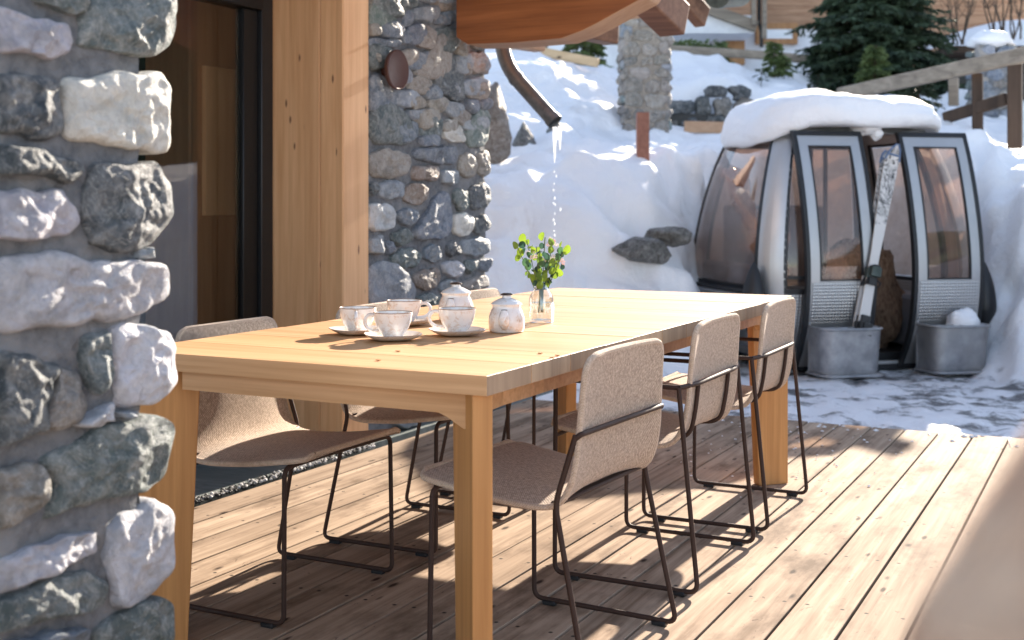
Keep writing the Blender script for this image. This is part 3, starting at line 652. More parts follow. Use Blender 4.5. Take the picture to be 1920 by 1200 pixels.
rock('rock','narrow dark rock under the bend of the downpipe',Wd(982,274,11.85),.21,14,(.09,.085,.075),(.60,.6,1.05))
rock('rock','small dark rock beside the mouth of the downpipe',Wd(1044,262,12.1),.17,5,(.07,.07,.06),(.6,.6,1.3))
rock('rock','low dark rock beside the retaining wall left end',Wd(1279,205,14.5),.15,6,(.06,.06,.055),(.9,.6,.5))

# ================= chalet corner =================
# glulam post (measured corners)
mb=MB(); mb.rbox(-3.64,-3.332,4.582,4.79,-.01,2.75,0,.006); mb.rbox(-3.330,-3.20,4.58,4.792,-.01,2.75,0,.006)
tag(mb.build('wooden_post',M['glulam'],smooth=False),'broad laminated larch post between the dark glass door and the stone wall','post')
# glass door
rt=thing('glass_door','large dark framed glass door of the chalet, left of the wooden post','glass door',(-3.64,3.0,0))
def fr(y0,y1,z0,z1,t=.05,x=0): 
    m=MB(); m.rbox(x-t/2,x+t/2,y0-3.0,y1-3.0,z0,z1,0,.004); return m
zt=2.02
fr(4.385,4.488,.05,zt,.05).build('stile',M['darkframe'],rt); fr(4.491,4.575,0,2.5,.09).build('jamb',M['blackrub'],rt)
fr(1.2,4.50,zt+.002,2.14,.10).build('head_rail',M['darkframe'],rt); fr(1.2,4.50,-.02,.048,.08).build('bottom_rail',M['darkframe'],rt)
m=MB(); m.box((0,-.21,1.035),(.006,1.59,.983)); m.build('pane',M['pane'],rt,smooth=False)
m=MB(); m.box((0,-.25,2.45),(.05,1.83,.305)); m.build('transom_panel',M['darkframe'],rt,smooth=False)
# interior seen through the glass
tag((lambda m:(m.box((-5.35,3.2,-.03),(1.68,2.2,.02)),m.build('indoor_floor',wood('indoor_floor_wood',(.10,.055,.03),(.17,.10,.06),axis=1,pitch=.14,paxis=0),smooth=False))[-1])(MB()),kind='structure')
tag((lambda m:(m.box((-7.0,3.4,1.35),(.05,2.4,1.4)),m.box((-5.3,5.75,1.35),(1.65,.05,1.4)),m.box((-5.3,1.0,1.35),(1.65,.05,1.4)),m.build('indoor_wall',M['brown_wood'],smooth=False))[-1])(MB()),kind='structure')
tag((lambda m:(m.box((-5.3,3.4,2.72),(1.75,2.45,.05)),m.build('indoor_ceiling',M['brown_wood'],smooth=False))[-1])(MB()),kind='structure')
warm=wood('indoor_panelling',(.30,.17,.10),(.42,.25,.15),axis=2,pitch=.25,paxis=1,knot=False,fine=20)
cab=thing('wardrobe','tall warm brown wooden cupboard seen through the glass door','cupboard',(-4.12,0,0))
a=onX(356,100,-4.12).y; b=onX(500,100,-4.12).y
m=MB(); m.rbox(-.30,0,a,b+.3,0,2.35,0,.01); m.build('carcass',warm,cab)
y0=onX(383,300,-4.1).y; y1=onX(443,300,-4.1).y
m=MB(); m.rbox(.002,.03,y0,y1,onX(412,404,-4.1).z,onX(412,127,-4.1).z,0,.004); m.build('panel',wood('pale_panel',(.72,.50,.31),(.85,.64,.43),axis=2,knot=False,fine=20),cab)
m=MB(); m.rbox(.002,.05,onX(446,300,-4.1).y,onX(452,300,-4.1).y,0,2.35,0,.004); m.build('edge_trim',M['rafter_light'],cab)
sf=thing('armchair','brown indoor armchair seen low through the glass door','armchair',(-3.93,4.62,0))
m=MB(); m.rbox(-.13,.2,-.35,.24,.12,.42,0,.05); m.build('seat',plain('brown_leather',(.14,.065,.035),.5),sf)
m=MB(); m.rbox(-.14,.22,.25,.42,.13,.80,0,.06); m.build('backrest',bpy.data.materials['brown_leather'],sf)
for sx in (.0,):
    m=MB(); m.rbox(.21,.27,-.35,.30,.10,.58,0,.02); m.build('armrest',bpy.data.materials['brown_leather'],sf)
# roof over the terrace and its beams
rf=thing('chalet_roof','timber eave of the chalet above the stone wall','roof',(0,0,0))
m=MB(); m.box((-4.05,3.0,2.80),(1.75,3.35,.05)); m.build('roof_boards',M['roofwood'],rf,smooth=False)
m=MB(); m.box((-4.05,3.0,2.93),(1.85,3.45,.07)); m.build('roof_snow',M['snow'],rf)
def prism(name,prof,y0,y1,mats,label,cat='beam',low=None,group=None):
    # prof: polygon in (x,z); y extent; material 0 sides, 1 underside, paler to paint in bounce light
    m=MB(); n=len(prof); A=[m.vert((x,y0,z)) for x,z in prof]; B=[m.vert((x,y1,z)) for x,z in prof]
    m.face(A,0); m.face(B[::-1],0)
    for i in range(n):
        j=(i+1)%n; dn=prof[j][0]-prof[i][0]
        m.face([A[i],B[i],B[j],A[j]],1 if (low and i in low) else 0)
    o=m.build(name,mats,smooth=False)
    bv=o.modifiers.new('b','BEVEL'); bv.width=.006; bv.segments=2; bv.limit_method='ANGLE'
    if cat: tag(o,label,cat,group)
    return o
# main beam: profile in X,Z at Y 5.60..5.80
def bx(px,py,Y): 
    t=(px-CX)/FP; d=Y/(CS+SN*t); q=Wd(px,py,d); return (q.x,q.z)
Y1=5.55
P=[bx(855,70,Y1),bx(876,83,Y1),bx(960,80,Y1),bx(1052,72,Y1),bx(1090,58,Y1),bx(1120,43,Y1),bx(1205,-4,Y1)]
x2=P[-1][0]; prof=P+[(x2+.25,2.42),(x2+.15,2.70),(P[0][0],2.74)]
prism('roof_beam',prof,Y1,Y1+.22,[M['lacquer'],M['rafter_light']],'long red brown lacquered beam with a curved end above the table',low=(0,1,2,3,4,5,6))
def rafter(name,a,b,w,h,label,mat='rafter'):
    m=MB(); m.bar(a,b,w,h); o=m.build(name,M[mat],smooth=False); bv=o.modifiers.new('b','BEVEL'); bv.width=.012; bv.segments=2
    return tag(o,label,'rafter')
# sloping rafter ends beyond the main beam
rafter('rafter',Wd(1150,-75,6.6),Wd(1266,40,7.15),.17,.20,'thick sloping rafter end in front of the white balcony, right of the main beam')
rafter('rafter',Wd(1235,-60,8.2),Wd(1318,34,8.6),.09,.16,'thin pointed rafter end next to the grey gutter end')
rafter('rafter',Wd(1040,40,8.0),Wd(1148,64,8.4),.13,.15,'short rafter end peeking under the curved end of the main beam')
rafter('rafter',Wd(940,72,7.9),Wd(1012,84,8.3),.10,.10,'small rafter end just right of the downpipe top','rafter_light')
a=Wd(1040,34,9.0); b=Wd(1230,10,9.2)
rafter('fascia_board',a,b,.05,.16,'pale fascia board under the beams above the tall pier','rafter_light')
# gutter
m=MB(); a=Wd(1345,-12,8.3); b=Wd(1386,-14,8.6)
m.tube([a,b],.10,20); o=m.build('gutter',M['copperg']); tag(o,'dark green round gutter end at the top edge','gutter')
# downpipe
rt=thing('downpipe','dark bent metal downpipe dripping meltwater beside the stone wall','downpipe',Wd(938,90,7.0))
base=Wd(938,90,7.0)
pts=[Wd(938,-60,7.0),Wd(938,95,7.0),Wd(944,140,7.0),Wd(1040,228,6.85)]
pts=[p-base for p in fillet([pts[0],pts[1]*.5+pts[2]*.5,pts[3]],.16,8)]
m=MB(); m.tube(pts,.043,20,cap=False); m.build('pipe',M['copper'],rt)
e=pts[-1]; dv=(pts[-1]-pts[-2]).normalized()
m=MB(); m.tube([e-dv*.03,e+dv*.004],.0475,20,cap=False); m.build('joint_ring',M['copper'],rt); m=MB(); m.tube([pts[8]-(pts[8]-pts[7]).normalized()*.0,pts[8]+(pts[9]-pts[8]).normalized()*.025],.047,20,cap=False); m.build('joint_ring',M['copper'],rt)
m=MB(); m.tube([e-dv*.012,e-dv*.010],.040,20); m.build('dark_inside',M['blackrub'],rt)
# ice on the mouth, water drops
def icicle(px,py,L,r,lab):
    m=MB(); p=Wd(px,py,6.84); n=9
    m.tube([(.004*noise.noise((i*.8,px,0)),0,-L*i/n) for i in range(n+1)],[r*(1-i/n)**.7*(1+.25*noise.noise((i*1.7,px,2)))+.001 for i in range(n+1)],10)
    o=m.build('icicle',M['drop']); o.location=p; tag(o,lab,'icicle')
icicle(1040,238,.205,.012,'longest icicle hanging from the mouth of the downpipe'); icicle(1050,236,.14,.010,'shorter icicle at the right side of the downpipe mouth'); icicle(1045,240,.07,.012,'stubby icicle between the two longer ones')
me=None; random.seed(4)
for i,py in enumerate([322,331,345,357,372,381,384,393,401,413,420,433,441]):
    px=1040+random.choice([-2,-1,0,0,1,3]) + (12 if i in (7,) else 0)
    if me is None:
        m=MB(); m.lathe([(.0005,.011),(.003,.006),(.0045,0),(.0035,-.005),(.0005,-.007)],10); o=m.build('water_drop',M['drop']); me=o.data
    else: o=bpy.data.objects.new('water_drop',me); COL.objects.link(o)
    o.location=Wd(px,py,6.84); k=random.uniform(.55,1.0); o.scale=(k,k,k*1.3); tag(o,'meltwater drop falling in a line below the icicles','water drop','falling meltwater drops')
# round wall lamp
p=onX(743,131,-3.165)
rt=thing('wall_lamp','round brown disc lamp mounted on the stone wall','wall lamp',(p.x,p.y,p.z)); rt.rotation_euler=(0,radians(90),0)
m=MB(); m.lathe([(.0,-.018),(.075,-.017),(.092,-.010),(.0975,0),(.0975,.012),(.092,.014),(.080,.008),(.04,.002),(0,.0)],48); m.build('shade',M['browndisc'],rt)
m=MB(); m.lathe([(.028,-.018),(.028,-.07)],24); m.build('bracket',M['browndisc'],rt)
# ================= table =================
TX0,TX1,TY0,TY1,TZ=-2.25,-1.212,2.26,4.86,.75
tb=thing('dining_table','long pale teak dining table laid with tea cups and a small flower bottle','table',(0,0,0))
m=MB(); n=12; pw=(TY1-TY0)/n
for i in range(n):
    y=TY0+i*pw; dz=random.uniform(-.0006,.0006)
    m.rbox(TX0,TX1,y+.0009,y+pw-.0009,TZ-.043+dz,TZ+dz,0,.0005)
top=m.build('tabletop',[M['teak'],M['teak_end']],tb,smooth=False)
for f in top.data.polygons:
    if abs(f.normal.x)>.9: f.material_index=1
# apron rails, arched at the ends
def arch_rail(p0,p1,t,zt,h0,h1,alen,name,one=False):
    m=MB(); p0=Vector(p0);p1=Vector(p1); L=(p1-p0).length; d=(p1-p0).normalized(); nrm=Vector((-d.y,d.x,0))
    P=[];Q=[]
    for i in range(41):
        s=L*i/40; e=L-s if one else min(s,L-s); k=1-sstep(0,alen,e); h=h0+(h1-h0)*k
        c=p0+d*s
        P.append([c+nrm*t/2+Vector((0,0,zt)),c+nrm*t/2+Vector((0,0,zt-h))]); Q.append([c-nrm*t/2+Vector((0,0,zt)),c-nrm*t/2+Vector((0,0,zt-h))])
    m.slab(P,Q); return m.build(name,M['teak'],tb,smooth=True,angle=30)
zt=TZ-.0435
ins=.055
arch_rail((TX0+.16,TY0+ins,0),(TX1-.06,TY0+ins,0),.025,zt,.050,.085,.09,'apron',True)
arch_rail((TX0+.16,TY1-ins,0),(TX1-.16,TY1-ins,0),.025,zt,.055,.085,.07,'apron')
arch_rail((TX1-ins-.03,TY0+.10,0),(TX1-ins-.03,TY1-.16,0),.025,zt,.055,.085,.07,'apron')
arch_rail((TX0+ins,TY0+.16,0),(TX0+ins,TY1-.16,0),.025,zt,.055,.085,.07,'apron')
for (cx,cy,sx,sy) in ((TX0,TY0,1,1),(TX1,TY0,-1,1),(TX0,TY1,1,-1),(TX1,TY1,-1,-1)):
    m=MB(); k=.7071; d=Vector((sx*k,sy*k,0)); nr=Vector((-d.y,d.x,0)); o0=Vector((cx+sx*.012,cy+sy*.012,0)); t=.046
    P=[];Q=[]
    for i in range(9):
        z=(TZ-.0435)*i/8; wi=lerp(.142,.175,i/8)
        P.append([o0+d*s+nr*t/2+Vector((0,0,z)) for s in (.012,wi)]); Q.append([o0+d*s-nr*t/2+Vector((0,0,z)) for s in (.012,wi)])
    m.slab(P,Q); lg=m.build('leg',M['teak_leg'],tb,smooth=False); bv=lg.modifiers.new('b','BEVEL'); bv.width=.003; bv.segments=2; bv.limit_method='ANGLE'

# ================= chairs =================
def shell_pts():
    ctrl=[(.262,.452),(.25,.449),(.12,.438),(0,.430),(-.07,.430),(-.115,.440),(-.136,.472),(-.147,.52),(-.157,.60),(-.170,.70),(-.181,.765)]
    ctrl=[(a,0,b) for a,b in ctrl]; out=[]
    C=[Vector(c) for c in ctrl]
    for i in range(len(C)-1):
        p0=C[max(i-1,0)];p1=C[i];p2=C[i+1];p3=C[min(i+2,len(C)-1)]
        for k in range(6):
            t=k/6; out.append(.5*((2*p1)+(p2-p0)*t+(2*p0-5*p1+4*p2-p3)*t*t+(3*p1-p0-3*p2+p3)*t**3))
    out.append(C[-1]); return out
SP=shell_pts(); SL=[0]
for a,b in zip(SP,SP[1:]): SL.append(SL[-1]+(b-a).length)
def shell_grid(off,inset=0,s0=0,s1=None):
    tot=SL[-1]; s1=tot if s1 is None else s1; rows=[]; N=64; Mx=26; r=.042
    for i in range(N+1):
        s=tot*(i/N)
        # finer rows near both ends for round corners
        u=i/N; s=tot*(u-.035*sin(4*pi*u)/ (1)) if False else tot*(.5-.5*cos(pi*u))*.35+tot*u*.65
        s=min(max(s,inset),tot-inset)
        x=interp(s,SL,[p.x for p in SP]); z=interp(s,SL,[p.z for p in SP])
        x2=interp(min(s+.004,tot),SL,[p.x for p in SP]); z2=interp(min(s+.004,tot),SL,[p.z for p in SP])
        x1=interp(max(s-.004,0),SL,[p.x for p in SP]); z1=interp(max(s-.004,0),SL,[p.z for p in SP])
        tx,tz=x2-x1,z2-z1; l=math.hypot(tx,tz); nx,nz=tz/l,-tx/l
        nx,nz=(-nx,-nz)   # towards the sitter
        if nz<0 and nx<0: pass
        W=interp(s/tot,[0,.5,.62,1],[.243,.242,.236,.218])
        e=min(s,tot-s)
        w=W-(r-sqrt(max(0,r*r-(r-e)**2)) if e<r else 0)-inset
        row=[]
        for j in range(Mx+1):
            v=-1+2*j/Mx; y=w*v
            cup=interp(s/tot,[0,.25,.5,.7,1],[.004,.016,.020,.022,.010])*(abs(v)**2.6)
            row.append(Vector((x+nx*(off+cup),y,z+nz*(off+cup))))
        rows.append(row)
    return rows
def side_chair_frames(root):
    for sy in (-1,1):
        m=MB(); pts=[(-.172,sy*.238,.585),(-.125,sy*.250,.424),(-.213,sy*.262,.014),(.215,sy*.262,.014),(.212,sy*.255,.422),(.212,sy*.10,.424)]
        m.tube(fillet(pts,.028,6),.0068,10); m.build('side_frame',M['bronze'],root)
    m=MB(); m.tube(fillet([(-.172,-.238,.578),(-.184,-.236,.588),(-.184,.236,.588),(-.172,.238,.578)],.02,6),.0068,10); m.build('back_rail',M['bronze'],root)
    m=MB(); m.rbox(-.130,-.106,-.238,.238,.417,.427,0,.003); m.tube([(.212,-.12,.424),(.212,.12,.424)],.0068,8); m.tube([(-.11,-.16,.42),(.212,-.16,.424)],.006,8); m.tube([(-.11,.16,.42),(.212,.16,.424)],.006,8); m.build('seat_support',M['bronze'],root)
def arm_chair_frames(root):
    for sy in (-1,1):
        m=MB(); w=sy*.29
        pts=[(-.165,w,.592),(.222,w,.592),(.225,w,.014),(-.222,w,.014),(-.165,w,.592)]
        f=fillet(pts,.03,6); m.tube(f,.0070,10); m.build('side_frame',M['bronze'],root)
        m=MB(); j=[(-.178,sy*.15,.588),(-.168,sy*.15,.50),(-.150,sy*.15,.425),(-.02,sy*.15,.414),(.222,sy*.15,.424)]
        m.tube(fillet(j,.06,7),.0066,10); m.build('shell_support',M['bronze'],root)
    m=MB(); m.tube(fillet([(-.165,-.29,.592),(-.186,-.20,.592),(-.186,.20,.592),(-.165,.29,.592)],.09,8),.0070,10); m.build('back_rail',M['bronze'],root)
    m=MB(); m.tube([(.222,-.29,.424),(.222,.29,.424)],.006,8); m.build('seat_support',M['bronze'],root)
def make_chair(kind):
    root=thing('armchair' if kind=='arm' else 'side_chair','','chair')
    m=MB(); m.slab(shell_grid(.0075,.003),shell_grid(-.006,.003)); sh=m.build('seat_shell',M['tweed'],root,angle=70)
    # piping round the rim
    G0=shell_grid(.001); n=len(G0); k=len(G0[0])
    loop=[G0[0][j] for j in range(k)]+[G0[i][k-1] for i in range(1,n)]+[G0[n-1][j] for j in range(k-2,-1,-1)]+[G0[i][0] for i in range(n-2,0,-1)]
    cl=[loop[0]]
    for q in loop[1:]:
        if (q-cl[-1]).length>.006: cl.append(q)
    cl.append(cl[0]); m=MB(); m.tube(cl,.0078,8,cap=False); m.build('piping',M['piping'],sh)
    (arm_chair_frames if kind=='arm' else side_chair_frames)(root)
    w=.29 if kind=='arm' else .262
    for sx in (-.165,.165):
        for sy in (-1,1):
            m=MB(); m.rbox(sx-.020,sx+.020,sy*w-.0105,sy*w+.0105,0,.012,0,.002); m.build('glide',M['blackrub'],root)
    return root
grp='beige upholstered chairs on thin brown tube frames around the table'
sideP=make_chair('side'); armP=make_chair('arm')
RX,LX=-1.288,-2.188
spots=[(sideP,RX,2.785,pi-.055,'armless beige chair nearest the camera on the right side of the table'),
 (armP,RX-.022,3.585,pi,'middle chair on the right of the table, with brown tube arms'),
 (armP,RX-.025,4.335,pi+.01,'beige chair with tube arms at the far right table leg, nearest the cable car cabin'),
 (sideP,LX,2.817,.0,'beige chair beside the rough stone pier, its lower back lit by the sun'),
 (sideP,LX+.02,3.555,.015,'middle chair on the left of the table, in front of the wooden post'),
 (sideP,LX+.015,4.29,-.01,'farthest chair on the left of the table, its top edge before the stone wall')]
used=set()
for (pr_,x,y,rz,lab) in spots:
    if pr_.name in used: o=copy_tree(pr_)
    else: o=pr_; used.add(pr_.name)
    o.location=(x,y,0); o.rotation_euler=(0,0,rz); o['label']=lab; o['group']=grp

# ================= tea things =================
def ceramic():
    t=NT('speckled_porcelain'); o=t.obj(); a=t.noise(o,42,6,.8,.4); b=t.noise(o,120,4,.7)
    col=t.mix(t.ramp(a,[(.52,BLK),(.66,WHT)]),(.80,.775,.75),(.62,.46,.34))
    col=t.mix(t.ramp(b,[(.66,BLK),(.74,WHT)]),col,(.30,.24,.21))
    t.bsdf(Base_Color=col,Roughness=.12,**{'Specular IOR Level':.6,'Coat Weight':.5}); return t.mat
M['cer']=ceramic(); M['cerrim']=plain('brown_glaze_rim',(.34,.22,.15),.2); M['cerdark']=plain('dark_glaze_and_hole_shade',(.03,.02,.02),.25)
M['tea']=plain('tea',(.10,.035,.015),.1)
def cup(loc,rz,lab):
    root=thing('tea_cup',lab,'cup',loc,rz,'speckled white tea cups on the table')
    m=MB(); out=[(.0,.004),(.024,.0),(.025,.004),(.030,.010),(.042,.028),(.0495,.048),(.0520,.064),(.0525,.070)]
    inn=[(.0505,.070),(.0495,.062),(.047,.046),(.039,.026),(.026,.012),(0,.009)]
    m.lathe(out+inn,40); m.build('bowl',M['cer'],root)
    m=MB(); m.tube([(.052*cos(a),.052*sin(a),.0705) for a in [2*pi*k/40 for k in range(41)]],.0012,6,cap=False); m.build('rim',M['cerrim'],root)
    m=MB(); m.lathe([(0,.052),(.0485,.0521)],32); m.build('tea',M['tea'],root)
    m=MB(); pts=[(.047,0,.060),(.066,0,.064),(.080,0,.050),(.078,0,.032),(.062,0,.020),(.036,0,.018)]
    m.tube(fillet(pts,.02,5),[.0052]*len(fillet(pts,.02,5)),8); m.build('handle',M['cer'],root)
    return root
def saucer(loc,rz,lab):
    m=MB(); P=[];Q=[]
    def sq(r,a,z):
        n=3.2; c,s_=cos(a),sin(a); k=(abs(c)**n+abs(s_)**n)**(-1/n); k=lerp(1,k,.75); return Vector((r*k*c,r*k*s_,z))
    prof=[(.0005,.0035),(.030,.0035),(.050,.006),(.066,.012),(.074,.0165),(.076,.0175)]; und=[(.0005,0),(.030,0),(.036,0),(.055,.004),(.070,.011),(.0765,.0160)]
    for (r,z),(r2,z2) in zip(prof,und):
        P.append([sq(r,2*pi*k/40,z) for k in range(41)]); Q.append([sq(r2,2*pi*k/40,z2) for k in range(41)])
    A=m.grid(P,0); B=m.grid(Q,0,True)
    for k in range(40): m.face([A[-1][k],A[-1][k+1],B[-1][k+1],B[-1][k]],1)
    o=m.build('saucer',[M['cer'],M['cerrim']],angle=60); o.location=loc; o.rotation_euler=(0,0,rz)
    return tag(o,lab,'saucer','rounded square saucers under the cups')
TT=TZ+.001
def onT(px,py): return G(px,py,TZ)
cups=[((737,638),radians(195),'cup nearest the table end, its looped handle to the left','nearest saucer, closest to the table end'),
      ((671,627),radians(300),'leftmost of the tea cups','leftmost saucer, below the leftmost cup'),
      ((758,610),radians(30),'cup at the back, partly hidden by the two front cups','saucer at the back, mostly hidden behind the front cups'),
      ((857,629),radians(200),'rightmost cup, standing before the teapot','saucer under the rightmost cup')]
for (q,rz,l1,l2) in cups:
    p=onT(*q); saucer((p.x,p.y,TT),rz+.5,l2); c=cup((p.x,p.y,TT+.004),rz,l1)
def spoon(p,rz,lab):
    m=MB(); m.tube([(0,0,.0175),(.03,0,.020),(.075,0,.019),(.10,0,.018)],[.0012,.0012,.0016,.002],6)
    m.lathe([(0,-.001),(.008,0),(.011,.002)],12,(-.012,0,.014),sx=1.4); o=m.build('teaspoon',plain('steel_'+lab[:5],(.5,.5,.5),.2,.9)); o.location=p; o.rotation_euler=(0,0,rz); tag(o,lab,'spoon')
# teapots with a drip spout facing the viewer
def pot(px,py,sc,rz,lab,gr='lidded speckled porcelain pots'):
    p=onT(px,py); root=thing('teapot',lab,'teapot',(p.x,p.y,TT),rz,gr)
    root.scale=(sc,sc,sc)
    m=MB(); m.lathe([(0,.001),(.047,0),(.050,.003),(.0525,.02),(.051,.045),(.045,.062),(.041,.068),(.041,.076),(.042,.078),(.036,.078),(.036,.07),(0,.07)],48); m.build('body',M['cer'],root)
    m=MB(); m.lathe([(.0445,.0775),(.045,.080),(.038,.086),(.024,.093),(.014,.097),(.012,.104),(0,.104)],48); ld=m.build('lid',M['cer'],root)
    m=MB(); m.lathe([(0,.1045),(.017,.1045),(.018,.107),(.012,.110),(0,.1105)],24); m.build('knob',M['cerdark'],ld)
    m=MB(); n=9; m.tube([(0,-.048,.015),(0,-.058,.028),(0,-.061,.042),(0,-.058,.056),(0,-.056,.064)],[.010,.0155,.016,.012,.0085],14); m.build('spout',M['cer'],root)
    m=MB(); m.lathe([(0,0),(.0085,0),(.009,.002),(.006,.003),(0,.003)],16,(0,-.056,.0642),sy=.8); m.build('spout_mouth',M['cerdark'],root)  # dark disc painted as the shade inside the spout hole
    m=MB(); pts=[(0,.044,.060),(0,.075,.058),(0,.078,.030),(0,.050,.015)]; m.tube(fillet(pts,.02,6),.0055,8); m.build('handle',M['cer'],root)
pot(950,622,1.0,radians(20),'squat speckled porcelain teapot next to the flower bottle')
pot(855,600,1.08,radians(14),'speckled teapot hidden behind the rightmost cup, only its lid and shoulder show')
# bottle vase
p=onT(1015,605)
root=thing('bottle_vase','small clear glass bottle holding the sprig of leaves and blossom','vase',(p.x,p.y,TT))
m=MB(); out=[(0,.002),(.034,0),(.0375,.004),(.038,.03),(.0375,.07),(.034,.085),(.022,.104),(.0165,.114),(.0155,.128),(.0185,.132),(.0185,.137)]
inn=[(.0155,.137),(.0135,.128),(.0145,.114),(.020,.103),(.0315,.084),(.035,.07),(.0352,.03),(.034,.008),(0,.007)]
P=[[Vector((r*(1+.02*cos(16*a)*(1 if .02<z<.08 else 0))*cos(a),r*(1+.02*cos(16*a)*(1 if .02<z<.08 else 0))*sin(a),z)) for a in [2*pi*k/96 for k in range(97)]] for r,z in out+inn]
m.grid(P); m.build('bottle',M['clear'],root)
m=MB(); m.lathe([(0,.0085),(.0335,.009),(.0346,.03),(.0346,.062),(0,.062)],32); m.build('water',glassy('vase_water',(.95,.97,.97),.9,.01,1.33,1.0),root)
# sprig
bq=thing('leaf_sprig','sprig of round green eucalyptus leaves with pale pink blossom in the bottle','bouquet',(p.x,p.y,TT+.05))
R=Vector((CS,SN,0)); U=Vector((0,0,1)); D=Vector((-SN,CS,0))
random.seed(17); st=MB(); lf=MB(); fl=MB()
def leaf(c,nrm,up,a,b,col):
    nrm=nrm.normalized(); x=up.cross(nrm).normalized(); y=nrm.cross(x); lf.col=col; n=12
    o=lf.vert(c+y*b*.0-nrm*.001); ring=[]
    for k in range(n):
        t=2*pi*k/n; ring.append(lf.vert(c+x*a*cos(t)+y*b*sin(t)*(1+.12*sin(t))+nrm*.0028*cos(2*t)))
    for k in range(n): lf.face([o,ring[k],ring[(k+1)%n]])
def pxo(px,py,dd=0): # offset from the bottle in the plane facing the viewer
    q=Wd(px,py,3.75); return Vector((q.x-p.x,q.y-p.y,q.z-(TT+.05)))+D*dd
tips=[(968,458,.0),(988,452,.02),(1005,462,-.02),(1012,470,.03),(1022,445,.01),(1036,455,-.01),(1058,470,.0),(1048,480,.03),(1000,505,-.03),(1060,465,.02)]
Y0=Vector((0,0,-.02))
for (a,b,dd) in tips:
    e=pxo(a,b,dd); mid=pxo(1015+(a-1015)*.25,545,dd*.3)
    pts=[Y0+Vector((random.uniform(-.018,.018),random.uniform(-.015,.015),0)),Vector((random.uniform(-.008,.008),random.uniform(-.006,.006),.060)),mid,(mid+e)/2+Vector((0,0,.005)),e]
    st.tube(fillet(pts,.02,4),.0015,6)
    for k in range(6):
        t=.25+.75*k/5; c=mid.lerp(e,t)+Vector((random.uniform(-.008,.008),random.uniform(-.012,.012),random.uniform(-.006,.006)))
        g=random.random(); col=(lerp(.035,.20,g),lerp(.09,.30,g),lerp(.04,.03,g))
        if g<.4: col=(.035,.085,.055)
        s=random.uniform(.0075,.013)
        leaf(c+R*random.choice([-1,1])*s*.9,(-D+Vector((random.uniform(-.9,.9),random.uniform(-.9,.9),random.uniform(-.5,.9)))),U+R*random.uniform(-.8,.8),s*random.uniform(.75,1),s*1.1,col)
for (a,b) in [(966,460),(975,475),(980,448),(992,478),(985,492),(1000,470),(1032,468),(1050,470),(1062,468),(1045,482),(1015,495),(1028,500),(1008,512),(1020,520),(1035,508),(1000,522),(990,500),(1024,532),(1012,534)]:
    g=random.random(); s=random.uniform(.011,.0165)
    leaf(pxo(a,b,random.uniform(-.03,.03)),(-D+Vector((random.uniform(-.6,.6),random.uniform(-.6,.6),random.uniform(-.4,.6)))),U+R*random.uniform(-.6,.6),s*.8,s,(.20,.30,.03) if g>.4 else (.06,.14,.06))
for (a,b) in [(990,474),(997,482),(1004,480),(1032,448),(1038,452),(1043,458),(1036,468),(1037,480),(1042,484),(1034,486),(1015,492),(1020,488),(1053,488),(1056,492),(1000,470),(1028,458)]:
    c=pxo(a,b,random.uniform(-.025,.02)); fl.col=random.choice([(.90,.78,.76),(.93,.88,.84),(.88,.70,.68)])
    for k in range(5):
        t=2*pi*k/5+random.random(); q=c+R*.0045*cos(t)+U*.0045*sin(t)+D*random.uniform(-.004,.002); b0=len(fl.v); r=.0038
        for v in ((1,0,0),(0,1,0),(-1,0,0),(0,-1,0),(0,0,1),(0,0,-1)): fl.vert(q+Vector(v)*r)
        for i in range(4): fl.face([b0+i,b0+(i+1)%4,b0+4]); fl.face([b0+i,b0+5,b0+(i+1)%4])
def tintmat(name,rough=.5,trans=0):
    t=NT(name); at=t.n('Attribute',attribute_name='tint').outputs['Color']
    b=t.bsdf(Base_Color=at,Roughness=rough)
    if trans:
        tr=t.n('BsdfTranslucent'); t.set(tr.inputs[0],at); mx=t.n('MixShader'); t.set(mx.inputs[0],trans)
        t.t.links.new(b.outputs[0],mx.inputs[1]); t.t.links.new(tr.outputs[0],mx.inputs[2]); t.t.links.new(mx.outputs[0],t.out.inputs[0])
    return t.mat
st.build('stem',plain('green_stem',(.12,.16,.06),.6),bq); lf.build('leaves',tintmat('leaf_green',.45,.5),bq,angle=None); fl.build('blossom',tintmat('petal',.6,.4),bq,angle=None)
# fallen crumbs on the table
random.seed(2)
for i,(a,b) in enumerate([(710,677),(747,660),(1012,664),(1034,672),(1046,668)]):
    q=onT(a,b); m=MB(); m.box((0,0,.0015),(.004,.0025,.0015)); m.box((.004,.002,.002),(.003,.002,.001)); o=m.build('crumb',M['glulam']); o.location=(q.x,q.y,TZ+.0008); o.rotation_euler=(0,0,random.uniform(0,3))
    tag(o,'tiny dry flake lying on the bare tabletop','crumb','flakes scattered on the tabletop')

# ================= foreground block =================
mb=MB(); mb.col=(.60,.47,.37); rows=[]; off=Vector((4,2,1))
for i in range(41):
    z=1.145*(i/40)**.5; row=[]
    r=interp(z,[0,.965,.986,1.008,1.028,1.055,1.104,1.13,1.145],[.21,.163,.149,.136,.124,.107,.07,.03,0])
    for k in range(49):
        a=2*pi*k/48; v=Vector((cos(a),sin(a),0)); f=1+.035*noise.noise(Vector((cos(a)*1.2,sin(a)*1.2,z*4))+off)+.03*noise.noise(Vector((cos(a)*3,sin(a)*3,z*11))+off)
        row.append((v.x*r*f,v.y*r*f,z))
    rows.append(row)
mb.grid(rows); q=ud(.284,.3546)
o=mb.build('stone_block',speck('beige_stone',(.74,.44,.28),(.92,.64,.44),20,.85,.8,.03,c3=(.62,.37,.23),lo=.42,hi=.58)); o.location=(q.x,q.y,0)
tag(o,'large out of focus beige stone block at the lower right corner','stone block')
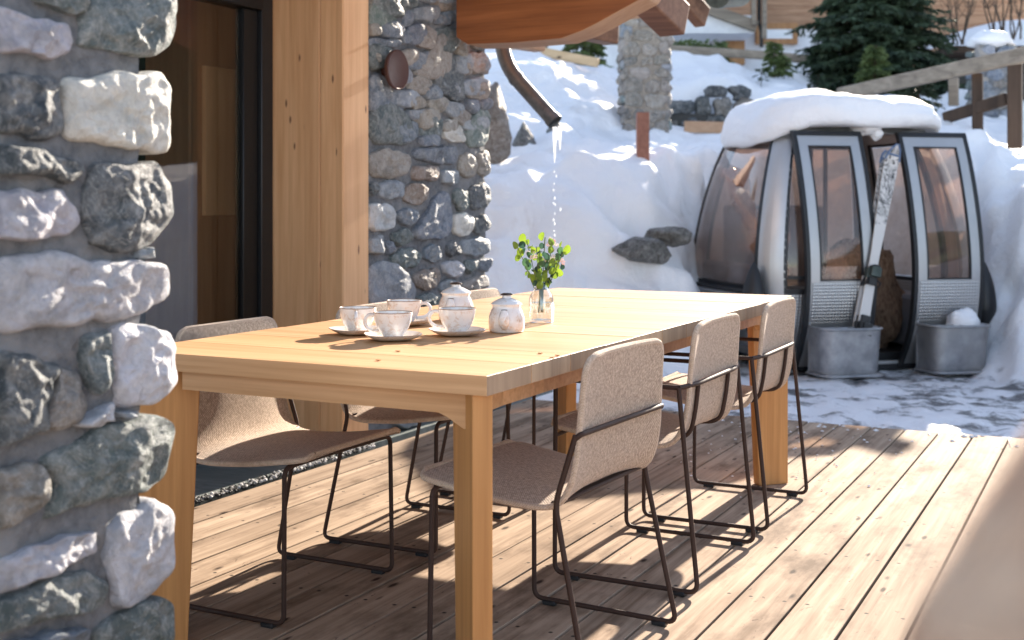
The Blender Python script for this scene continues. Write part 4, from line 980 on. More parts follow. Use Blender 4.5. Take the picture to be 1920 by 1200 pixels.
# ================= old cable car cabin =================
GZ=-.13
go=ud(2.51,9.70,GZ); GR=radians(27+13)
cab=thing('cable_car_cabin','old aluminium cable car cabin with tinted windows and open doors, parked in the snow','cable car cabin',go,GR)
ZS=[.04,.2,.4,.75,1.1,1.5,1.8,1.9]
def ga(z): return interp_s(z,ZS,[.72,.80,.87,.91,.875,.78,.67,.62])
def gb(z): return interp_s(z,ZS,[.58,.68,.76,.80,.765,.67,.56,.50])
def interp_s(x,xs,ys):
    if x<=xs[0]: return ys[0]
    if x>=xs[-1]: return ys[-1]
    for i in range(len(xs)-1):
        if x<=xs[i+1]:
            t=(x-xs[i])/(xs[i+1]-xs[i]); h=xs[i+1]-xs[i]
            def sl(j):
                if j<=0 or j>=len(xs)-1: return (ys[min(j+1,len(xs)-1)]-ys[max(j-1,0)])/(xs[min(j+1,len(xs)-1)]-xs[max(j-1,0)])
                return (ys[j+1]-ys[j-1])/(xs[j+1]-xs[j-1])
            a,b=ys[i],ys[i+1]; m0,m1=sl(i)*h,sl(i+1)*h
            return (2*t**3-3*t*t+1)*a+(t**3-2*t*t+t)*m0+(-2*t**3+3*t*t)*b+(t**3-t*t)*m1
def gpt(side,t,z,off=0,absx=False):
    a,b=ga(z),gb(z); n=6.0
    if side in('front','back'):
        tt=t/a if absx else t; tc=max(-.999,min(.999,tt))
        k=(1-abs(tc)**n)**(1/n) if not absx else 1
        x=a*tt; y=-b*k; nx=0; 
        e=abs(tc)**(n-1)/max(k,.2)**(n-1) if not absx else 0
        nv=Vector((math.copysign(min(e,1.0),tt)*1.0,-1,0)).normalized()
        if side=='back': y=-y; nv.y=-nv.y
    else:
        tc=max(-.999,min(.999,t)); k=(1-abs(tc)**n)**(1/n)
        y=b*tc; x=-a*k; e=abs(tc)**(n-1)/max(k,.2)**(n-1)
        nv=Vector((-1,math.copysign(min(e,1),tc),0)).normalized()
        if side=='right': x=-x; nv.x=-nv.x
    return Vector((x,y,z))+nv*off
def patch(m,side,t0,t1,z0,z1,off=0,th=.02,nt=8,nz=16,absx=False,mi=0,t0b=None,t1b=None):
    P=[];Q=[]
    for i in range(nz+1):
        v=i/nz; z=lerp(z0,z1,v); a=lerp(t0,t0b if t0b is not None else t0,1-v) if False else t0; 
        P.append([gpt(side,lerp(t0,t1,j/nt),z,off,absx) for j in range(nt+1)])
        Q.append([gpt(side,lerp(t0,t1,j/nt),z,off-th,absx) for j in range(nt+1)])
    m.slab(P,Q,mi)
def sidefull(m,side,z0,z1,off,th,a=-.891,b=.891,**k): patch(m,side,a,b,z0,z1,off,th,nt=14,**k)
# lower skirt and body
m=MB()
for s in ('left','right','back'): sidefull(m,s,.10,.62,0,.02)
patch(m,'front',-.891,-.60,.05,.62,0,.02); patch(m,'front',.86,.891,.05,.62,0,.02)
m.build('lower_panel',M['quilt'],cab)
m=MB()
for s in ('left','right','back'): sidefull(m,s,1.76,1.90,0,.03)
patch(m,'front',-.891,.891,1.79,1.90,0,.03,nt=24)
# corner pillars
for (s,a,b) in (('left',-.891,-.80),('front',-.891,-.79),('front',.79,.891),('right',-.891,-.80),('left',.82,.891),('back',-.891,-.8),('back',.8,.891),('right',.82,.891)):
    patch(m,s,a,b,.08,1.80,.012,.035,nt=5,nz=30)
m.build('body_frame',M['alu'],cab)
m=MB(); patch(m,'left',-.74,.78,.66,1.735,0,.006,nt=14,nz=26); m.build('window',M['tint'],cab)
def ring(m,s,t0,t1,z0,z1,w,off,th,absx=False,wz=None):
    wz=wz or w*.9
    patch(m,s,t0,t0+w,z0,z1,off,th,3,26,absx); patch(m,s,t1-w,t1,z0,z1,off,th,3,26,absx)
    patch(m,s,t0+w,t1-w,z0,z0+wz,off,th,12,3,absx); patch(m,s,t0+w,t1-w,z1-wz,z1,off,th,12,3,absx)
m=MB(); ring(m,'left',-.80,.82,.62,1.77,.035,.014,.03); m.build('window_seal',M['blackrub'],cab)
m=MB(); patch(m,'back',-.74,.74,.70,1.735,0,.006,nt=14,nz=26); m.build('window',M['tint'],cab)
m=MB(); ring(m,'back',-.80,.80,.66,1.77,.05,.012,.03); m.build('window_seal',M['blackrub'],cab)
m=MB(); patch(m,'right',-.74,.78,.66,1.735,0,.006,nt=14,nz=26); m.build('window',M['tint'],cab)
m=MB(); ring(m,'right',-.80,.82,.62,1.77,.035,.014,.03); m.build('window_seal',M['blackrub'],cab)
m=MB(); patch(m,'front',-.77,-.62,.66,1.77,0,.006,nt=4,nz=26); m.build('window',M['tint'],cab)
m=MB(); ring(m,'front',-.80,-.60,.60,1.80,.025,.012,.03,wz=.04); patch(m,'front',-.77,-.62,.71,.735,.012,.02,3,2); m.build('window_seal',M['blackrub'],cab)
# door opening edges
m=MB(); patch(m,'front',-.60,-.575,.05,1.79,.0,.05,2,26); patch(m,'front',.62,.65,.05,1.79,.0,.05,2,26); m.build('opening_edge',M['blackrub'],cab)
m=MB(); patch(m,'front',.65,.78,.62,1.79,0,.006,nt=3,nz=26); m.build('window',M['tint'],cab)
# roof and floor
m=MB(); rows=[]
for z,k in ((1.90,1.0),(1.925,.97),(1.95,.85),(1.965,.5),(1.97,.01)):
    row=[]
    for j in range(49):
        t=2*pi*j/48; c,s_=cos(t),sin(t); q=(abs(c)**5+abs(s_)**5)**(-1/5); row.append((ga(1.9)*k*q*c,gb(1.9)*k*q*s_,z))
    rows.append(row)
m.grid(rows); m.build('roof',M['alu'],cab)
m=MB(); m.box((0,0,.09),(.74,.56,.04)); m.box((.1,-.60,.045),(.42,.05,.03)); m.build('floor',M['blackrub'],cab,smooth=False)
m=MB(); m.box((.1,-.655,.07),(.40,.012,.012)); m.build('sill',M['alu'],cab,smooth=False)
m=MB(); m.tube([(.0,.0,.1),(.0,.0,1.9)],.018,12); m.build('inner_pole',M['blackrub'],cab)
m=MB(); m.rbox(.50,.84,-.50,.50,.15,.55,0,.03); m.build('bench',M['white_room'],cab)
m=MB(); m.rbox(-.80,-.46,-.50,.50,.15,.55,0,.03); m.rbox(-.86,-.76,-.5,.5,.55,.80,0,.03); m.build('bench',M['white_room'],cab)
m=MB(); m.rbox(-.62,.30,.56,.62,.60,1.25,0,.02); m.rbox(-.2,.0,.53,.56,1.17,1.2,0,.005,); m.build('inner_panel',M['white_room'],cab)
# tray and bumpers
m=MB(); sidefull(m,'left',.47,.60,.16,.17,-.80,.86,nz=3); m.build('tray',M['galv'],cab)
m=MB(); sidefull(m,'left',.40,.462,.20,.2,-.84,.86,nz=2); sidefull(m,'left',.606,.625,.10,.12,-.84,.86,nz=2); m.build('tray_edge',M['blackrub'],cab)
def bumper(cx,cy):
    m=MB(); rows=[]
    for i in range(17):
        v=i/16; z=.26+.58*v; w=.115*sin(pi*min(1,v*.62+.30 if v<1 else 1))**.8*(1 if v<.97 else .4)*(.35+.65*min(1,v*3)); w*= (1-v**6)**.5 if v<1 else 0
        rows.append([(cx+w*.85*cos(2*pi*k/20),cy+w*1.0*sin(2*pi*k/20),z) for k in range(21)])
    m.grid(rows); m.build('bumper',M['blackrub'],cab,angle=None)
bumper(-.93,-.70); bumper(.97,-.66); bumper(-.90,.72)
# doors
def dpatch(m,x0,x1,z0,z1,off,th,nt=6,nz=24,mi=0): patch(m,'front',x0,x1,z0,z1,off,th,nt,nz,True,mi)
def door(x0,x1,dz=0):
    m=MB(); o1=.095
    iw=.085
    dpatch(m,x0+.03,x0+iw+.02,.06,1.765,o1,.022); dpatch(m,x1-iw-.02,x1-.03,.06,1.765,o1,.022); dpatch(m,x0+iw+.02,x1-iw-.02,1.69,1.765,o1,.022,nz=3)
    dpatch(m,x0+iw+.02,x1-iw-.02,.06,.70,o1,.022,nz=10)
    d=m.build('door',M['alu'],cab)
    m=MB(); dpatch(m,x0,x0+.03,.035,1.80,o1+.006,.045,3); dpatch(m,x1-.03,x1,.035,1.80,o1+.006,.045,3); dpatch(m,x0+.03,x1-.03,1.765,1.80,o1+.006,.045,6,2); dpatch(m,x0+.03,x1-.03,.035,.06,o1+.006,.045,6,2); m.build('rubber_seal',M['blackrub'],d)
    m=MB(); w=.012; a,b=x0+iw+.02,x1-iw-.02
    dpatch(m,a,a+w,.70,1.69,o1+.003,.02,2); dpatch(m,b-w,b,.70,1.69,o1+.003,.02,2); dpatch(m,a+w,b-w,.70,.712,o1+.003,.02,4,2); dpatch(m,a+w,b-w,1.678,1.69,o1+.003,.02,4,2); m.build('pane_gasket',M['blackrub'],d)
    m=MB(); dpatch(m,a+w,b-w,.712,1.678,o1-.008,.005); m.build('window_pane',M['tint'],d)
    m=MB(); dpatch(m,x0+.045,x1-.045,.40,.69,o1+.006,.006,8,8); m.build('quilted_panel',M['quilt'],d)
    # ski box: D plan, flat against the door
    cx=(x0+x1)/2; yb=-gb(.3)-.10
    def D(k,w,dp,z,yb=yb): # k 0..1 round the D
        pts=fillet([(-w,0,0),(-w*.97,-dp,0),(w*.97,-dp,0),(w,0,0)],.11,8)
        L=len(pts)-1; f=k*L; i=min(int(f),L-1); p=pts[i].lerp(pts[i+1],f-i); return Vector((cx+p.x,yb+p.y,z))
    m=MB(); P=[];Q=[]
    for i in range(9):
        v=i/8; z=lerp(.035,.36,v); w=lerp(.225,.235,v); dp=lerp(.245,.275,v)
        P.append([D(k/40,w,dp,z) for k in range(41)]); Q.append([D(k/40,w-.006,dp-.006,z) for k in range(41)])
    m.slab(P,Q)
    m.box((cx,yb-.125,.045),(.215,.115,.006)); m.box((cx,yb+.0,.24),(.233,.006,.205)); m.build('ski_box',M['galv'],d)
    m=MB(); m.tube([D(k/40,.240,.285,.040) for k in range(41)],.011,8); m.build('bottom_rim',M['galv'],d)
    m=MB(); m.tube([D(k/40,.238,.280,.370) for k in range(41)],.010,8); m.tube([(cx-.235,yb,.45),(cx-.235,yb-.03,.38)],.009,8); m.tube([(cx+.235,yb,.45),(cx+.235,yb-.03,.38)],.009,8)
    m.tube([(cx-.225,yb-.16,.368),(cx+.225,yb-.16,.368)],.009,8); 
    for q in (-.11,.0,.11): m.tube([(cx+q,yb-.16,.368),(cx+q,yb-.275,.368)],.008,8)
    m.build('rim',M['galv'],d)
    return cx,yb
lx,lyb=door(-.61,-.055); rx,ryb=door(.25,.825)
def gloc(x,y,z): return Vector((go.x+cos(GR)*x-sin(GR)*y, go.y+sin(GR)*x+cos(GR)*y, go.z+z))
# snow cap on the cabin roof
m=MB(); xs=[-.85,-.76,-.64,-.45,-.22,0,.22,.40,.55,.70,.80]
hs=[.13,.22,.30,.335,.31,.265,.255,.265,.225,.14,.03]
rows=[]
for i in range(19):
    v=i/18; row=[]
    for k in range(73):
        t=2*pi*k/72; c,s_=cos(t),sin(t); q=(abs(c)**3.2+abs(s_)**3.2)**(-1/3.2)
        # v 0: under edge, .3: widest, 1: crown centre
        if v<.15: r=.80+.20*(v/.15); h=-.02
        elif v<.5: u_=(v-.15)/.35; r=1+.035*sin(u_*pi); h=.55*u_
        else: u_=(v-.5)/.5; r=cos(u_*pi/2)**.9; h=.55+.45*sin(u_*pi/2)
        x=.755*q*c*r+.005+(-.02 if c<0 else .0)*abs(c)**2; y=.70*q*s_*r-.04
        hh=interp(x,xs,hs); nz=noise.noise((x*2.5,y*2.5,v*2))*.05+noise.noise((x*7,y*7,v*6))*.022+noise.noise((x*19,y*19,v*15))*.008
        droop=-.22*max(0,(-x-.45))*(1-v)*2 -.18*max(0,abs(x)-.6)*(1-v)
        row.append(Vector((x,y,1.84+h*hh+droop+nz*min(1,v*3)))+Vector((c,s_,0))*nz*.8*(1-v))
    rows.append(row)
m.grid(rows); o=m.build('snow_pile',M['snow'],angle=None); o.location=go; o.rotation_euler=(0,0,GR); tag(o,'thick rounded snow cap lying on the cable car cabin roof','snow')
def clump(loc,ax,ay,az,seed,lab,rz=0,name='snow_clump'):
    m=MB(); rows=[]
    for i in range(13):
        th=pi*i/12
        rows.append([(lambda v:Vector((v.x*ax,v.y*ay,v.z*az))*(1+.28*noise.noise(v*1.7+Vector((seed,0,0)))+.08*noise.noise(v*6+Vector((seed,0,0)))))(Vector((sin(th)*cos(2*pi*k/24),sin(th)*sin(2*pi*k/24),cos(th)))) for k in range(25)])
    m.grid(rows); o=m.build(name,M['snow'],angle=None); o.location=loc; o.rotation_euler=(0,0,rz); tag(o,lab,'snow')
clump(gloc(rx+.06,ryb-.13,.37),.13,.10,.115,3,'lump of snow heaped in the right ski box of the cabin')
clump(gloc(.02,-.60,1.84),.11,.05,.06,5,'ragged fringe of snow hanging over the cabin door opening')
clump(gloc(.10,-.61,1.79),.05,.04,.05,8,'small snow tuft dangling beside the ski tip')
m=MB(); P=[]
for i in range(21):
    v=i/20; P.append([Vector((-.66+.30*v+.05*noise.noise((v*3,j*.3,1))+.03*sin(j*1.1+v*4), .30-.50*v+j*.035+.05*sin(v*5), 1.55-.85*v+.03*noise.noise((v*6,j*.8,3)))) for j in range(9)])
m.slab(P,[[q+Vector((.004,0,0)) for q in r] for r in P]); o=m.build('plastic_sheet',glassy('cloudy_plastic',(.8,.75,.72),.9,.2,1.5,1.5,.9),angle=None); o.location=go; o.rotation_euler=(0,0,GR); tag(o,'creased cloudy plastic sheet hanging inside the left window of the cabin','sheet')
# furs on the benches
def fur(loc,ax,ay,az,seed,mat,lab):
    m=MB(); rows=[]
    for i in range(25):
        th=pi*i/24
        rows.append([(lambda v:Vector((v.x*ax,v.y*ay,v.z*az))*(1+.25*noise.noise(v*2+Vector((seed,0,0)))+.12*noise.noise(v*14+Vector((seed,0,0)))))(Vector((sin(th)*cos(2*pi*k/48),sin(th)*sin(2*pi*k/48),cos(th)))) for k in range(49)])
    m.grid(rows); o=m.build('fur_throw',mat,angle=None); o.location=loc; o.rotation_euler=(0,0,GR); tag(o,lab,'fur throw')
fur(gloc(.24,-.12,.50),.34,.30,.44,2,M['fur'],'shaggy brown fur draped over the bench in the cabin doorway')
fur(gloc(-.62,.05,.62),.16,.36,.10,7,M['fur2'],'pale fur lying behind the left side window of the cabin')
# skis
def ski(base,tip,w,label,seed,face=1,side=0):
    root=thing('ski',label,'ski',base); B=Vector(base); T=Vector(tip); d=(T-B); L=d.length; d.normalize()
    v=(Vector((0,0,CH))-(B+T)/2).normalized(); f=(v-d*v.dot(d)).normalized()
    f=(Matrix.Rotation(radians(28),3,d)@f); x=d.cross(f).normalized()
    P=[];Q=[]; N=44
    for i in range(N+1):
        s=i/N; ww=w*interp(s,[0,.03,.08,.5,.86,.94,.975,1],[.5,.85,.92,.68,1.12,1.1,.75,.12]); up=.0+.05*max(0,(s-.9)/.1)**1.6*face
        c=d*(L*s)+f*(up+.012*face*0)
        P.append([c+x*ww*t+f*.006 for t in (-1,-.5,0,.5,1)]); Q.append([c+x*ww*t-f*.006 for t in (-1,-.5,0,.5,1)])
    m=MB(); m.slab(P,Q)
    t=NT('ski_top'+str(seed)); o=t.obj(); a=t.noise(t.map(o,(1,1,.5)),9,4,.6,2.5); sep=t.n('SeparateXYZ',Vector=o)
    ln=t.ramp(t.math('ABSOLUTE',t.math('SUBTRACT',a,.5)),[(.012,WHT),(.028,BLK)])
    msk=t.ramp(sep.outputs[2],[(.0,BLK),(1,BLK)]) if False else None
    zone=t.math('ADD',t.math('LESS_THAN',sep.outputs[2],.30),t.math('GREATER_THAN',sep.outputs[2],1.06))
    b2=t.ramp(t.noise(o,18,4,.6,1),[(.50,BLK),(.56,WHT)])
    col=t.mix(t.math('MULTIPLY',t.math('MINIMUM',zone,1.0),t.math('MAXIMUM',ln,t.math('MULTIPLY',b2,.35))),(.62,.60,.58),(.03,.03,.035))
    t.bsdf(Base_Color=col,Roughness=.25)
    m.build('ski_body',t.mat,root,angle=50)
    m=MB(); pts=[P[i][0]-f*.006 for i in range(N+1)]+[P[i][4]-f*.006 for i in range(N,-1,-1)]; m.tube(pts,.0035,6); m.build('steel_edge',plain('ski_edge'+str(seed),(.45,.38,.32),.4,.5),root)
    m=MB(); m.tube([P[N-2][j] for j in range(5)],.008,8); m.tube([P[N][0],P[N-1][0],P[N-2][0],P[N-3][0]],.007,8); m.tube([P[N][4],P[N-1][4],P[N-2][4],P[N-3][4]],.007,8); m.build('tip_guard',plain('ski_tip'+str(seed),(.10,.16,.28),.35),root)
    R=Matrix((x,d,f)).transposed()
    def piece(nm,s,parts):
        m=MB()
        for (c,h,mi) in parts: m.box(d*(L*s)+R@Vector(c),h,mi,R)
        for sx in (-1,1): m.tube([d*(L*s)+R@Vector((sx*.03,-.02,.02)),d*(L*s)+R@Vector((sx*.055,-.05,.05)),d*(L*s)+R@Vector((sx*.05,-.08,.03))],.007,6)
        o=m.build(nm,[M['blackrub'],M['copperg']],root,smooth=False); bv=o.modifiers.new('b','BEVEL'); bv.width=.004
    piece('toe_binding',.42,[((0,0,.022),(.030,.07,.014),0),((0,.025,.05),(.038,.035,.022),1),((0,.055,.045),(.022,.02,.025),0)])
    piece('heel_binding',.20,[((0,0,.022),(.030,.08,.014),0),((0,-.02,.055),(.034,.04,.03),0),((0,-.055,.085),(.02,.018,.03),0),((-.04,-.02,.05),(.012,.05,.02),0)])
bq_=gloc(lx+.03,lyb-.19,.05); tq=gloc(lx+.46,lyb+.01,1.69)
ski(bq_,tq,.050,'white ski with black squiggle graphics standing in the left ski box, bindings facing out',1,1)
ski(gloc(lx+.015,lyb-.15,.05),gloc(lx+.445,lyb+.05,1.66),.048,'second white ski, standing mostly hidden behind the front one',2,-1)

# ================= neighbour house =================
HD=20.0
def hou(px,py,d=HD): return Wd(px,py,d)
hs=ud(4.5,HD+.2,2.4)
house=thing('house','white rendered neighbouring house with wooden upper floor behind the fence','house',(hs.x,hs.y,0),R27)
def hu(px,d=HD): return (px-CX)/FP*d-4.5
def hz(py,d=HD): return CH+(HY-py)*d/FP
m=MB(); m.box(((hu(930)+hu(1700))/2,1.6,(1.5+hz(46))/2),((hu(1700)-hu(930))/2,1.4,(hz(46)-1.5)/2)); m.build('wall',M['render'],house,smooth=False)
m=MB(); m.box(((hu(1400)+hu(1985))/2,1.6,(hz(46)+5.0)/2+.002),((hu(1985)-hu(1400))/2,1.45,(5.0-hz(46))/2)); m.box((hu(1850),1.58,(1.8+hz(46))/2),((hu(1985)-hu(1702))/2,1.44,(hz(46)-1.8)/2)); m.build('timber_wall',M['siding'],house,smooth=False)
m=MB(); m.box((hu(1400),1.5,5.06),(7.2,1.75,.06)); m.build('roof',M['snow'],house,smooth=False)
w=MB(); f=.055
x0,x1,z0,z1=hu(1424),hu(1504),hz(78),hz(38)
w.rbox(x0,x1,.10,.19,z1-.10,z1,0,.005); w.rbox(x0,x1,.10,.19,z0,z0+.09,0,.005); w.rbox(x0,x0+.085,.10,.19,z0+.092,z1-.102,0,.005); w.rbox(x1-.085,x1,.10,.19,z0+.092,z1-.102,0,.005)
wi=w.build('window',M['orange_wood'],house,smooth=False)
m=MB(); m.box(((x0+x1)/2,.130,(z0+z1)/2),((x1-x0)/2-.084,.01,(z1-z0)/2-.09)); m.build('pane',speck('snow_reflection_pane',(.80,.83,.86),(.93,.94,.95),6,.15,.05,.002,stretch=(.4,1,3)),wi,smooth=False)  # near-white colour painted in for snow mirrored in the pane
# sloping balcony edge and white soffit
m=MB(); m.bar((hu(1255),-.9,hz(8)),(hu(1402),-.9,hz(62)),.16,.17); m.build('balcony_beam',M['grey_wood'],house,smooth=False)
m=MB(); m.box(((hu(1160)+hu(1400))/2,-.35,(hz(73)+hz(40))/2),((hu(1400)-hu(1160))/2,.5,(hz(40)-hz(73))/2)); m.build('white_balcony',M['render'],house,smooth=False)
m=MB(); m.box(((hu(1240)+hu(1400))/2,-.2,(hz(40)+5)/2),((hu(1400)-hu(1240))/2,.3,(5-hz(40))/2-.01)); m.build('balcony_boards',M['siding'],house,smooth=False)
m=MB(); m.box((hu(1383),.10,(hz(118)+hz(71))/2),(.16,.09,(hz(71)-hz(118))/2)); m.build('door',M['orange_wood'],house,smooth=False)
m=MB(); m.tube([(hu(1406),-.95,hz(-60)),(hu(1406),-.95,hz(55)),(hu(1410),-.95,hz(72)),(hu(1410),-.95,hz(100))],.030,10); m.build('downpipe',M['darkframe'],house)
m=MB(); m.box((hu(1413),-1.05,hz(15)),(.032,.04,.62)); m.box((hu(1394),-1.05,hz(5)),(.032,.04,.50)); m.build('balcony_post',M['grey_wood'],house,smooth=False)
# woodshed roof with snow, right
p=ud(hu(1840,18)+4.5,18,0)
m=MB(); rows=[]
for i in range(13):
    row=[]
    for k in range(25):
        a=k/24; b=i/12; x=lerp(hu(1752,18),hu(1985,18),a); top=lerp(hz(88,18),hz(24,18),min(1,(a*1.35))**.55)
        y=lerp(-.7,1.2,b); z=lerp(hz(96,18),top,sin(min(1,b*1.6)*pi/2)); row.append((x,y,z+.03*noise.noise((x*3,y*3,0))))
    rows.append(row)
m.grid(rows); sh=thing('lean_to','dark open lean-to under a sloping snow load at upper right','shed',(hs.x,hs.y,0),R27)
c=m.build('snow_load',M['snow'],sh,angle=None); c.location=(0,-2.0,0)
m=MB(); m.box(((hu(1752,18)+hu(1985,18))/2,-2.0,hz(102,18)),((hu(1985,18)-hu(1752,18))/2,.8,.05)); m.build('roof_edge',M['brown_wood'],sh,smooth=False)
m=MB(); m.box(((hu(1765,18)+hu(1985,18))/2,-1.7,(hz(102,18)+2.2)/2),((hu(1985,18)-hu(1765,18))/2,.5,(hz(102,18)-2.2)/2-.04)); m.build('shed_body',M['darkframe'],sh,smooth=False)

# ================= fences =================
def fence(name,label,rails,posts,mats):
    rt=thing(name,label,'fence',rails[0][0])
    b=Vector(rails[0][0])
    for (a,c,w,h,mt) in rails:
        m=MB(); n=8; A=Vector(a)-b; C=Vector(c)-b; m.bar(A,C,w,h); o=m.build('rail',M[mt],rt,smooth=False); bv=o.modifiers.new('b','BEVEL'); bv.width=min(w,h)*.25; bv.segments=2
    for (a,h,w,mt) in posts:
        m=MB(); q=Vector(a)-b; m.rbox(q.x-w/2,q.x+w/2,q.y-w/2,q.y+w/2,q.z-h,q.z,0,.008); m.build('post',M[mt],rt,smooth=False)
fence('fence','pale new log rail fence on the snow crest at upper left',[(Wd(905,76,15.1),Wd(1122,118,14.7),.07,.115,'pale_wood')],[(Wd(1017,72,15.0),.6,.11,'grey_wood')],0)
fence('fence','thin weathered top rail behind the small spruce, left of the tall pier',[(Wd(930,74,16.5),Wd(1170,79,16.5),.06,.075,'grey_wood')],[(Wd(1167,74,16.5),.6,.08,'grey_wood'),(Wd(928,70,16.5),.6,.08,'grey_wood')],0)
fence('fence','long weathered grey rail in front of the white house wall',[(Wd(1248,92,17.2),Wd(1470,106,17.0),.08,.12,'grey_wood'),(Wd(1462,106,17.0),Wd(1760,140,16.6),.08,.12,'grey_wood')],[(Wd(1256,88,17.2),.8,.09,'grey_wood'),(Wd(1560,112,16.9),.8,.09,'grey_wood'),(Wd(1745,132,16.6),.8,.1,'grey_wood')],0)
fence('handrail','sloping weathered handrail of the snowy steps above the cabin',[(Wd(1572,178,13.2),Wd(1935,100,11.4),.08,.15,'grey_wood'),(Wd(1770,222,12.3),Wd(1888,185,11.7),.06,.12,'brown_wood')],
      [(Wd(1833,138,12.0),.75,.10,'brown_wood'),(Wd(1903,112,11.6),.85,.13,'brown_wood')],0)
for o in bpy.data.objects:
    if o.get('category')=='fence' and o.name.startswith('handrail'): o['category']='handrail'
q=Wd(1790,150,13.6); m=MB(); m.rbox(-.05,.05,-.05,.05,-.3,0,0,.006); o=m.build('marker_post',M['grey_wood'],smooth=False); o.location=Wd(1788,146,13.0); tag(o,'short grey stake in the snow beneath the sloping handrail','stake')
clump(Wd(1857,76,14.45),.26,.2,.11,12,'curled snow cap on the short stone pier at upper right',R27,'snow_pile')
clump(Wd(1205,46,13.1)-Vector((0,0,.02)),.17,.16,.03,14,'thin snow left on top of the tall freestanding pier',R27,'snow_pile')

# ================= trees and shrubs =================
def needles(m,a,b,n,ln,rng,droop=.2,spread=1.0):
    a=Vector(a); b=Vector(b); d=(b-a); L=d.length; d.normalize()
    sd=d.cross(Vector((0,0,1))).normalized()
    for i in range(n):
        t=rng.random()**.8; c=a.lerp(b,t)
        s=rng.choice([-1,1]); l=ln*(1.15-t*.75)*rng.uniform(.6,1.2)
        e=c+(sd*s*rng.uniform(.3,1)*spread+d*rng.uniform(.4,1)+Vector((0,0,rng.uniform(-.45,.35)-droop)))*l
        wv=Vector((rng.uniform(-1,1),rng.uniform(-1,1),rng.uniform(-1,1)))*l*.26
        i0=m.vert(c-wv*.4); i1=m.vert(c+wv*.4); i2=m.vert(e+wv*.5); i3=m.vert(e-wv*.5); m.face([i0,i1,i2,i3])
def spruce(name,label,loc,h,r,seed,nb,nn,mat='leafdark',z0=.1,ln=.16,snow=False,pw=.85):
    rng=random.Random(seed); root=thing(name,label,'spruce',loc)
    m=MB(); m.tube([(0,0,-.3),(0,0,h*.4),(.02,0,h)],[h*.03,h*.02,.005],10); m.build('trunk',M['bark'],root)
    m=MB(); mt=MB(); 
    for i in range(nb):
        t=(i+.5)/nb; z=z0*h+(1-z0)*h*t; R_=r*(1-t)**pw*rng.uniform(.72,1.15)*min(1,.5+2.2*t)+.05; a=i*2.399+rng.uniform(-.3,.3)
        tip=Vector((cos(a)*R_,sin(a)*R_,z-R_*rng.uniform(.05,.35))); st_=Vector((0,0,z)); mid=(tip+st_)/2+Vector((0,0,R_*.05))
        mt.tube([st_,mid,tip],[.012*h/3,.008*h/3,.002],5)
        needles(m,st_.lerp(mid,.2),mid,int(nn*.5),ln,rng); needles(m,mid,tip,nn,ln,rng)
        for q in range(3):
            u_=rng.uniform(.4,.95); c=st_.lerp(tip,u_); aa=a+rng.choice([-1,1])*rng.uniform(.5,1.0); e=c+Vector((cos(aa),sin(aa),-.2))*R_*.35
            needles(m,c,e,int(nn*.4),ln*.8,rng)
    m.build('crown',M[mat],root,smooth=False); mt.build('branches',M['bark'],root)
p=ud(hu(1636,16.6)+4.5,16.6,2.35)
spruce('spruce_tree','large dark green spruce in front of the neighbouring house',p,1.92,1.15,1,230,60,ln=.18,z0=.04,pw=.30)
spruce('small_spruce','small bushy spruce beside the pale log fence',Wd(1095,138,16.0),.80,.38,2,60,44,'leafmid',.0,.11)
spruce('small_spruce','little yellow green spruce poking from the snow below the house window',Wd(1452,138,15.8),.42,.13,3,34,40,'leafmid',0,.07)
spruce('small_spruce','tiny spruce leaning right next to the yellow green one',Wd(1470,140,15.8),.24,.11,4,24,34,'leafmid',0,.06)
spruce('small_spruce','dark little shoot standing in the snow above the cabin roof',Wd(1532,176,15.0),.24,.11,5,22,30,'leafdark',0,.06)
spruce('small_spruce','mid green young spruce at the foot of the big spruce, snow on its left',Wd(1640,165,15.6),.55,.27,6,44,44,'leafmid',0,.09)
spruce('small_spruce','sparse dark shrub of needles just behind the right end of the snow cap',Wd(1722,214,12.9),.45,.24,7,30,34,'leafdark',0,.08)
spruce('small_spruce','low dark shoot left of the yellow green spruce',Wd(1427,150,15.4),.16,.07,8,10,10,'leafdark',0,.05)
def hedge(px0,px1,py0,py1,d,seed,label):
    rng=random.Random(seed); root=thing('hedge',label,'hedge',Wd((px0+px1)/2,py1,d)); b=root.location.copy() if hasattr(root.location,'copy') else Vector(root.location)
    m=MB(); L=Wd(px0,py1,d)-b; R_=Wd(px1,py1,d)-b; hh=(py1-py0)*d/FP
    for i in range(1500):
        t=rng.random(); c=L.lerp(R_,t)+D*rng.uniform(0,.5)+Vector((0,0,hh*rng.random()**.8)); s=.06
        q=[Vector((rng.uniform(-s,s),rng.uniform(-s,s),rng.uniform(-s,s))) for _ in range(3)]; m.face([m.vert(c+v) for v in q])
    m.build('foliage',M['leafmid' if seed%2 else 'leafdark'],root,smooth=False)
    m=MB()
    for t in (.15,.4,.65,.9): c=L.lerp(R_,t)+D*.25; m.tube([c-Vector((0,0,.3)),c+Vector((0,0,hh*.8))],.02,6)
    m.build('stems',M['bark'],root)
hedge(1258,1372,76,150,18.4,3,'green hedge in shade below the white balcony, right of the tall pier')
hedge(1560,1760,130,172,16.2,4,'low dark undergrowth under the big spruce behind the fence')
for i,(px,py,L) in enumerate([(1300,84,.4),(1343,82,.5)]): pass
